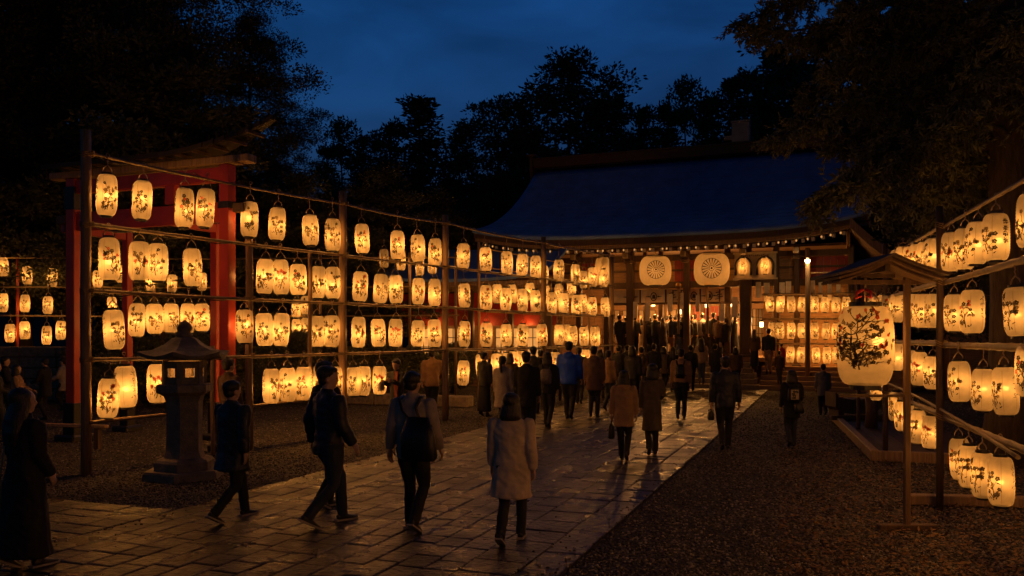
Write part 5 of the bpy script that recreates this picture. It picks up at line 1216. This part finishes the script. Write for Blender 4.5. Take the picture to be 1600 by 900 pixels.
def pebbles(n, sampler, name, s0, s1, mats):
    c = sampler(n); n = len(c); s = rng.uniform(s0, s1, (n, 1, 1)); 
    ax = rng.uniform(.6, 1.25, (n, 1, 3)); ax[:, :, 2] *= .65
    ang = rng.uniform(0, 6.28, n); ca, sa = np.cos(ang), np.sin(ang)
    v = iv[None]*ax*(1+rng.normal(0, .1, (n, 12, 1)))*s
    x = v[..., 0]*ca[:, None]-v[..., 1]*sa[:, None]; y = v[..., 0]*sa[:, None]+v[..., 1]*ca[:, None]
    v = np.stack([x, y, v[..., 2]], -1)+c[:, None, :]
    f = ifc[None]+(np.arange(n)*12)[:, None, None]
    me = np_mesh(name, v.reshape(-1, 3), f.reshape(-1, 3), mats, np.repeat(rng.integers(0, len(mats), n), 20))
    return link(name, me)
uv = np.array([[U.x, U.y], [V.x, V.y]])
def gsampler(n):
    Y = 6.5+rng.random(n*3)**1.7*24; k = rng.uniform(-.66, .66, n*3); X = k*Y
    d = np.stack([X-P0.x, Y-P0.y], -1); u = d @ uv[0]; v = d @ uv[1]
    ok = ((u > PWID+.01) | ((u < -.01) & (v > -5.29)) | ((rng.random(len(u)) < .22*np.exp(-np.minimum(np.abs(u-PWID), np.abs(u))/.13)) & (u > 0) & (u < PWID)))
    X, Y = X[ok][:n], Y[ok][:n]
    return np.stack([X, Y, np.where((u[ok][:n] > 0) & (u[ok][:n] < PWID), .034, .004)], -1)
pm = [mat('pebble_dark', (.03, .026, .022), .75, .3), mat('pebble_grey', (.085, .075, .064), .7, .3), mat('pebble_pale', (.22, .19, .16), .7, .3), mat('pebble_brown', (.06, .045, .03), .75, .3), mat('pebble_black', (.02, .018, .016), .7, .3)]
o = pebbles(90000, gsampler, 'gravel', .008, .021, pm); tag(o, 'loose gravel along both sides of the stone path', 'gravel', None, 'stuff')
# leaf litter at the right
M['litter'] = mat('dry_fallen_leaves', (.16, .09, .04), .8, .5, 40)
def quads(c, d, s, l, w):
    """rhombic leaves: base c, direction d, side s"""
    mid = c+d*(l*.5)[:, None]; v = np.stack([c, mid+s*(w*.5)[:, None], c+d*l[:, None], mid-s*(w*.5)[:, None]], 1)
    return v.reshape(-1, 3), np.arange(len(c)*4).reshape(-1, 4)
def unit(v): return v/np.maximum(1e-9, np.linalg.norm(v, axis=-1, keepdims=True))
n = 7000
Y = 6.5+rng.random(n)**1.3*11; X = np.minimum(Y*.66, Y*rng.uniform(.32, .66, n)); c = np.stack([X, Y, rng.uniform(.02, .04, n)], -1)
dd = X-P0.x; ok = ((c[:, :2]-np.array([P0.x, P0.y])) @ uv[0] > PWID+.6); c = c[ok]; n = len(c)
d = unit(np.stack([rng.normal(0, 1, n), rng.normal(0, 1, n), rng.uniform(-.1, .5, n)], -1)); s = unit(np.cross(d, unit(rng.normal(0, .3, (n, 3))+[0, 0, 1])))
v_, f_ = quads(c, d, s, rng.uniform(.03, .08, n), rng.uniform(.02, .04, n)); o = link('fallen_leaves', np_mesh('fallen_leaves', v_, f_, [M['litter']])); tag(o, 'dry fallen leaves scattered over the gravel at the right', 'leaves', None, 'stuff')
# wooded hill behind everything
M['hill'] = mat('dark_wooded_slope', (.030, .034, .022), .95, .5, .5)
g = []
for i in range(60):
    x = -160+320*i/59
    g.append([(x, 62+110*j/20, -.3+16*(1-math.exp(-(j/6)))+2*mnoise.noise((x*.03, j*.4, 1.7))*min(1, j/3)) for j in range(21)])
mb = MB(); mb.sheet([list(r) for r in g], None, 0, True); struct(mb.build('hill', M['hill']))
# ================================================================ trees
M['leaf'] = mat('dark_evergreen_leaves', (.07, .075, .036), .75, .5, 1.2)
M['leaf_warm'] = mat('olive_brown_leaves', (.13, .14, .07), .7, .5, 2.0)
def rdir(n, flat=.6):
    v = rng.normal(0, 1, (n, 3)); v[:, 2] *= flat; return unit(v)
def clump_leaves(cent, rad, nper, l0, l1, w):
    """leaf sprays round clump centres (lens shaped pads)"""
    k = len(cent); n = k*nper
    c = np.repeat(cent, nper, 0); r = np.repeat(rad, nper)
    off = rdir(n, 1.0)*(rng.random(n)**.45)[:, None]*r[:, None]; off[:, 2] *= .55
    p = c+off; d = unit(off+rng.normal(0, .35, (n, 3))*r[:, None]+[0, 0, .15]); s = unit(np.cross(d, rng.normal(0, 1, (n, 3))))
    l = rng.uniform(l0, l1, n); return quads(p, d, s, l, l*w)
def tree_meshes(seed, h, R0, base, prof, nb, leafl, nper, crad, w=.45, lean=0.0, leafm='leaf'):
    r = random.Random(seed); mb = MB()
    tp = [(lean*(i/8)**2*h*.1+.12*math.sin(i+seed), .12*math.cos(i*1.3+seed), h*.97*i/8) for i in range(9)]
    tr = max(.12, h*.016); mb.tube([(p[0], p[1], p[2]-.2 if i == 0 else p[2]) for i, p in enumerate(tp)], [tr*(1.35 if i == 0 else 1)*(1-.93*i/8) for i in range(9)], 9)
    cent, rad = [], []
    for b in range(nb):
        q = base+(1-base)*(b+r.random())/nb; z = h*q; i = min(7, int(q*8/.97)) if q < .97 else 7
        f = min(1, q*8/.97-i); o = Vector(tp[i]).lerp(Vector(tp[i+1]), max(0, min(1, f)))
        L_ = R0*prof((q-base)/(1-base))*r.uniform(.55, 1.15); a = b*2.399+r.uniform(-.5, .5)
        up = r.uniform(-.12, .35)
        pts = [o+Vector((math.cos(a)*L_*t, math.sin(a)*L_*t, L_*(up*t-.12*t*t+.1*math.sin(t*4+b)*.3))) for t in (0, .3, .6, .85, 1)]
        br = max(.02, tr*.35*(1-q*.6)); mb.tube(pts, [br, br*.75, br*.5, br*.3, br*.12], 5)
        nc = max(1, int(L_/(crad*.85)))
        for k in range(nc+1):
            t = .38+.66*(k/max(1, nc)); p = pts[0].lerp(pts[-1], t); p.z = pts[min(4, int(t*4))].z
            for _ in range(2):
                cent.append((p.x+r.gauss(0, crad*.5), p.y+r.gauss(0, crad*.5), p.z+r.gauss(.1, crad*.3))); rad.append(crad*r.uniform(.6, 1.15))
    cent.append(tp[-1]); rad.append(crad*.7)
    v, f = clump_leaves(np.array(cent), np.array(rad), nper, leafl*.6, leafl*1.3, w)
    return mb.mesh('trunk', [M['bark']]), np_mesh('crown', v, f, [M[leafm]])
round_ = lambda q: max(.12, math.sin(math.pi*min(1, .18+.82*q))**.7 if q < 1 else .1)
cone_ = lambda q: max(.06, (1-q)**.8*(1 if q > .15 else .6+2.6*q))
broad_ = lambda q: max(.15, (1-(1.6*q-.6)**2) if q > .1 else .6)
TK = {
 'pine': tree_meshes(1, 20, 5.2, .42, round_, 34, .34, 46, .85),
 'pine2': tree_meshes(2, 18, 4.4, .36, broad_, 30, .34, 46, .8),
 'cedar': tree_meshes(3, 20, 3.4, .22, cone_, 46, .34, 40, .62),
 'cedar2': tree_meshes(4, 17, 3.8, .2, cone_, 40, .36, 40, .7),
 'broad': tree_meshes(5, 14, 4.6, .22, broad_, 40, .2, 100, .75),
 'great': tree_meshes(6, 22, 6.0, .16, broad_, 80, .13, 190, .8, .5),
 'great2': tree_meshes(7, 20, 5.4, .14, round_, 80, .13, 190, .8, .5),
 'high': tree_meshes(9, 10, 3.8, .52, broad_, 40, .11, 190, .6, .5, 0, 'leaf_warm'),
 'shrub': tree_meshes(8, 2.6, 1.3, .08, broad_, 26, .11, 120, .34, .5, 0, 'leaf_warm'),
}
def tree(kind, x, y, h, label, group=None, wide=1.0, z=0, name='tree', cat='tree', rz=None):
    base = {'pine': 20, 'pine2': 18, 'cedar': 20, 'cedar2': 17, 'broad': 14, 'high': 10, 'great': 22, 'great2': 20, 'shrub': 2.6}[kind]
    o = thing(name, label, cat, (x, y, z), random.uniform(0, 6.28) if rz is None else rz, group); s = h/base; o.scale = (s*wide, s*wide, s)
    link('trunk', TK[kind][0], o); link('crown', TK[kind][1], o); return o
sky = [(532,188,'pine2',60,.8),(578,208,'pine',64,.7),(612,192,'cedar2',64,.8),(655,152,'cedar',60,1.6),(718,206,'pine2',66,.8),(776,153,'pine',62,.95),(822,172,'pine2',66,.7),(888,86,'pine',62,1.12),(962,150,'pine2',64,.75),(1002,168,'cedar2',66,.8),(1036,163,'cedar',68,.8),(1069,125,'pine2',70,.75),(1110,154,'cedar2',66,.9),(1145,122,'cedar',66,.95),(1178,112,'cedar2',70,1.0),(1207,74,'cedar',62,1.1),(1243,92,'cedar2',60,1.1),(1295,40,'pine',58,1.1),(1365,30,'cedar',56,1.3),(1440,10,'great',52,1.0),(1540,20,'great2',50,1.0)]
posw = ['leftmost of the skyline trees, beside the dark left mass', 'small round pine on the skyline, second from the left mass', 'short pointed tree on the skyline left of the broad cedar', 'broad layered conifer on the skyline left of centre', 'low tree in the skyline dip right of the broad conifer', 'rounded pine on the skyline left of the tallest pine', 'narrow pine touching the left side of the tallest pine', 'tallest round crowned pine standing above the shrine roof', 'pine leaning against the right side of the tallest pine', 'low pointed tree right of the tallest pine group', 'thin conifer on the skyline before the layered pine', 'layered umbrella shaped pine on the right skyline', 'low conifer between the layered pine and the slim spire', 'slim spire shaped conifer on the right skyline', 'conifer joining the spire and the tall dark conifer', 'tall dark conifer on the skyline next to the near right tree', 'conifer half hidden at the edge of the near right tree', 'far pine hidden behind the upper near right branches', 'far conifer behind the middle of the near right tree', 'far leafy tree behind the right rack', 'far leafy tree at the right picture edge']
for (px, py, k, Y, w), lab in zip(sky, posw):
    h = CH-(py-HZ)/F*Y-1.0
    tree(k, (px-CX)/F*Y, Y, h, lab, 'trees along the skyline', w, 1.0)
low = [(-13, 46, 11, 'broad'), (-8.5, 50, 12, 'great2'), (-4.5, 47, 10, 'broad'), (-1, 52, 12, 'great'), (3, 54, 12, 'broad'), (7, 55, 11.5, 'great2'), (11, 54, 11.5, 'broad'), (15, 53, 12.5, 'great'), (19, 50, 14, 'broad'), (23, 46, 14, 'great2'), (1, 46, 9, 'broad')]
for i, (x, y, h, k) in enumerate(low):
    tree(k, x, y, h, f'low dark tree below the skyline behind the shrine, {ORD[i+1]} from the left', 'low trees behind the shrine', 1.35)
big = [(-12.6, 40, 17.5, 'great', 'dark tree right of the left giants, above the gate roof tip', .82), (-16.2, 36, 25, 'great', 'huge dark tree whose right edge borders the open sky at left', 1.0), (-19.5, 33, 23, 'great2', 'huge dark tree rising straight behind the red gate', 1.05), (-24.5, 33.5, 23, 'great', 'huge dark tree at the far left picture edge', 1.0), (-20.5, 42, 26, 'great2', 'dark tree behind the gap of the two left giants', .9), (-31, 37, 24, 'great2', 'outermost dark tree beyond the left picture edge', 1.0)]
for (x, y, h, k, lab, w) in big: tree(k, x, y, h, lab, 'great trees at the left', w)
mid_ = [(-13.2, 31.5, 13.5, 'low leafy tree just behind the roof of the red gate'), (-19.6, 31.2, 13, 'low leafy tree left of the red gate above the far rack'), (-8.6, 33.5, 8.5, 'leafy tree behind the second bay of the left rack'), (-5.4, 35, 9.0, 'leafy tree behind the third bay of the left rack'), (-3.4, 38, 8.5, 'leafy tree left of the shrine roof corner')]
for (x, y, h, lab) in mid_: tree('broad', x, y, h, lab, 'leafy trees behind the left rack', 1.15)
for i, (px, Y) in enumerate([(410, 25.2), (470, 25.8), (530, 26.2), (590, 27.0), (650, 27.4), (705, 29.5), (170, 24.4), (220, 24.6), (300, 24.8), (350, 25)]):
    tree('shrub', (px-CX)/F*Y, Y, random.uniform(1.5, 2.2), f'clipped dark shrub behind the left rack, {ORD[i+1]} planted of the row', 'shrubs behind the left rack', 1.2, 0, 'shrub', 'shrub')
# near tree on the right, with needle sprays
r = random.Random(77); mb = MB(); tx, ty = 8.05, 13.4
tp = [(tx+.06*math.sin(i*1.1), ty+.05*math.cos(i), -.2+i*1.4) for i in range(10)]
nt_ = thing('near_tree', 'near evergreen with lantern lit needle sprays hanging over the right rack', 'tree', (tx, ty, 0))
loc = lambda p: (p[0]-tx, p[1]-ty, p[2])
mb.tube([loc(p) for p in tp], [.46, .38, .36, .34, .31, .28, .24, .2, .15, .1], 14); mb.build('trunk', M['bark'], nt_)
tw_p, tw_d = [], []
ends = [(1158,25,14),(1185,50,13.6),(1222,205,13),(1260,320,12.6),(1335,305,12.4),(1300,110,13),(1242,70,14),(1425,245,12.2),(1405,325,13.8),(1500,170,12.2),(1450,70,13),(1560,245,14),(1340,10,13),(1570,50,12.4),(1475,285,14.2),(1380,160,14.2),(1300,230,14.4),(1262,150,13.6),(1350,240,13),(1440,170,14.6),(1540,130,14.8),(1390,60,14.8),(1500,-30,13.5),(1400,-40,13.5),(1300,-40,13.5),(1240,-40,14),(1590,180,13),(1470,370,14.6),(1530,320,14.6)]
mb = MB()
for (px, py, Y) in ends:
    e = at(px, py, Y); z0 = max(3.4, min(11.5, e.z*.55+2.6+r.uniform(-.4, .6))); o = Vector((tx, ty, z0)); n = 9
    perp = Vector((r.uniform(-.3, .3), r.uniform(-.3, .3), 0)); pts = []
    for i in range(n+1):
        t = i/n; p = o.lerp(e, t); p.z += 1.0*math.sin(math.pi*t)*.45; p += perp*math.sin(t*5)*.5+Vector((r.gauss(0, .04), r.gauss(0, .04), r.gauss(0, .04))); pts.append(p)
    pts[0] = o
    mb.tube([loc(p) for p in pts], [.075*(1-.88*i/n) for i in range(n+1)], 6)
    ln = (e-o).length
    for k in range(int(26+ln*14)):
        t = .30+.72*r.random()**.8; i = min(n-1, int(t*n)); p = pts[i].lerp(pts[i+1], min(1, t*n-i)); bd = (pts[i+1]-pts[i]).normalized()
        sd = Vector((r.gauss(0, 1), r.gauss(0, 1), r.gauss(-.12, .55))).normalized(); l = r.uniform(.25, .75)*(1.15-.5*t)
        q = p+(sd+bd*.7).normalized()*l; q.z -= .15*l
        mb.tube([loc(p), loc(p.lerp(q, .5)+Vector((0, 0, .03))), loc(q)], [.010, .007, .004], 4, cap=False)
        for m_ in range(6):
            tt = r.uniform(.25, 1.0); qq = p.lerp(q, tt)+Vector((r.gauss(0, .07), r.gauss(0, .07), r.gauss(0, .05))); tw_p.append(loc(qq)); tw_d.append(((q-p).normalized()+Vector((r.gauss(0, .45), r.gauss(0, .45), r.gauss(-.2, .35)))).normalized())
mb.build('branches', M['bark'], nt_)
tw_p, tw_d = np.array(tw_p), np.array(tw_d); per = 12; n = len(tw_p)*per
c = np.repeat(tw_p, per, 0); d0 = np.repeat(tw_d, per, 0); d = unit(d0+rng.normal(0, .5, (n, 3))); c = c+d0*rng.uniform(-.06, .05, n)[:, None]; s = unit(np.cross(d, rng.normal(0, 1, (n, 3)))); l = rng.uniform(.06, .135, n)
v_, f_ = quads(c, d, s, l, l*.24); link('crown', np_mesh('crown', v_, f_, [mat('near_needle_sprays', (.115, .12, .06), .6, .5, 1.5)]), nt_)
print('near tree leaves', n)
tree('great', 15.5, 23, 17, 'dark tree behind the near evergreen at right', None, 1.0)
tree('broad', 11.5, 18.5, 8.5, 'low leafy tree behind the right lantern rack', None, 1.1)
# ================================================================ sky and faint dusk light
w = bpy.data.worlds.new('World'); SC.world = w; w.use_nodes = True; nt = w.node_tree
for n_ in list(nt.nodes): nt.nodes.remove(n_)
N = nt.nodes.new; L = nt.links.new
out = N('ShaderNodeOutputWorld'); bg = N('ShaderNodeBackground'); sk = N('ShaderNodeTexSky'); sk.sky_type = 'NISHITA'; sk.sun_disc = False
SUN_E, SUN_R = R(-2.5), R(200)
sk.sun_elevation = SUN_E; sk.sun_rotation = SUN_R; sk.ozone_density = 4.0; sk.air_density = 1.4; sk.dust_density = .3
tc = N('ShaderNodeTexCoord'); mp = N('ShaderNodeMapping'); mp.inputs['Scale'].default_value = (1.6, 1.6, 4.5); L(tc.outputs['Generated'], mp.inputs[0])
nz = N('ShaderNodeTexNoise'); nz.inputs['Scale'].default_value = 2.2; nz.inputs['Detail'].default_value = 5; nz.inputs['Roughness'].default_value = .5; nz.inputs['Distortion'].default_value = .4; L(mp.outputs[0], nz.inputs[0])
mr = N('ShaderNodeMapRange'); mr.inputs[1].default_value = .35; mr.inputs[2].default_value = .68; mr.inputs[3].default_value = .62; mr.inputs[4].default_value = 1.25; L(nz.outputs['Fac'], mr.inputs[0])
vs = N('ShaderNodeVectorMath'); vs.operation = 'MULTIPLY'; L(sk.outputs[0], vs.inputs[0]); vs.inputs[1].default_value = (.46, 3.35, 3.3); SKYTINT = vs
sx_ = N('ShaderNodeSeparateXYZ'); L(tc.outputs['Generated'], sx_.inputs[0]); gr_ = N('ShaderNodeValToRGB'); ge = gr_.color_ramp.elements; ge[0].position = .0; ge[0].color = (1.1, 1.1, 1.1, 1); ge[1].position = .8; ge[1].color = (.10, .10, .10, 1); g3 = ge.new(.4); g3.color = (.68, .68, .68, 1); L(sx_.outputs[2], gr_.inputs[0])
mu = N('ShaderNodeMath'); mu.operation = 'MULTIPLY'; L(mr.outputs[0], mu.inputs[0]); L(gr_.outputs[0], mu.inputs[1])
my = N('ShaderNodeMapRange'); my.inputs[1].default_value = -.5; my.inputs[2].default_value = .75; my.inputs[3].default_value = .11; my.inputs[4].default_value = 1.0; L(sx_.outputs[1], my.inputs[0])
m3 = N('ShaderNodeMath'); m3.operation = 'MULTIPLY'; L(mu.outputs[0], m3.inputs[0]); L(my.outputs[0], m3.inputs[1]); mu = m3
v2 = N('ShaderNodeVectorMath'); v2.operation = 'SCALE'; L(vs.outputs[0], v2.inputs[0]); L(mu.outputs[0], v2.inputs['Scale'])
L(v2.outputs[0], bg.inputs[0]); bg.inputs[1].default_value = 1.0; L(bg.outputs[0], out.inputs[0])
sl_ = bpy.data.lights.new('dusk_sun', 'SUN'); sl_.energy = .012; sl_.angle = R(12); sl_.color = (.55, .7, 1)
so = bpy.data.objects.new('dusk_sun', sl_); COL.objects.link(so); so.rotation_euler = (R(50), 0, R(160))
# ================================================================ camera and render settings
cd = bpy.data.cameras.new('camera'); cam = bpy.data.objects.new('camera', cd); COL.objects.link(cam)
cam.location = (0, 0, CH); cam.rotation_euler = (R(90), 0, 0)
cd.sensor_width = 36; cd.lens = 36*F/1600; cd.shift_y = (HZ-450)/1600; cd.clip_end = 1500; cd.clip_start = .1
SC.camera = cam
SC.view_settings.view_transform = 'Standard'; SC.view_settings.look = 'None'; SC.view_settings.exposure = 0; SC.view_settings.gamma = 1
c = SC.cycles
c.max_bounces = 5; c.diffuse_bounces = 3; c.glossy_bounces = 2; c.transmission_bounces = 3; c.transparent_max_bounces = 16
c.sample_clamp_indirect = 2.0; c.sample_clamp_direct = 0; c.caustics_reflective = False; c.caustics_refractive = False
c.use_light_tree = True; c.use_denoising = True; c.blur_glossy = .5
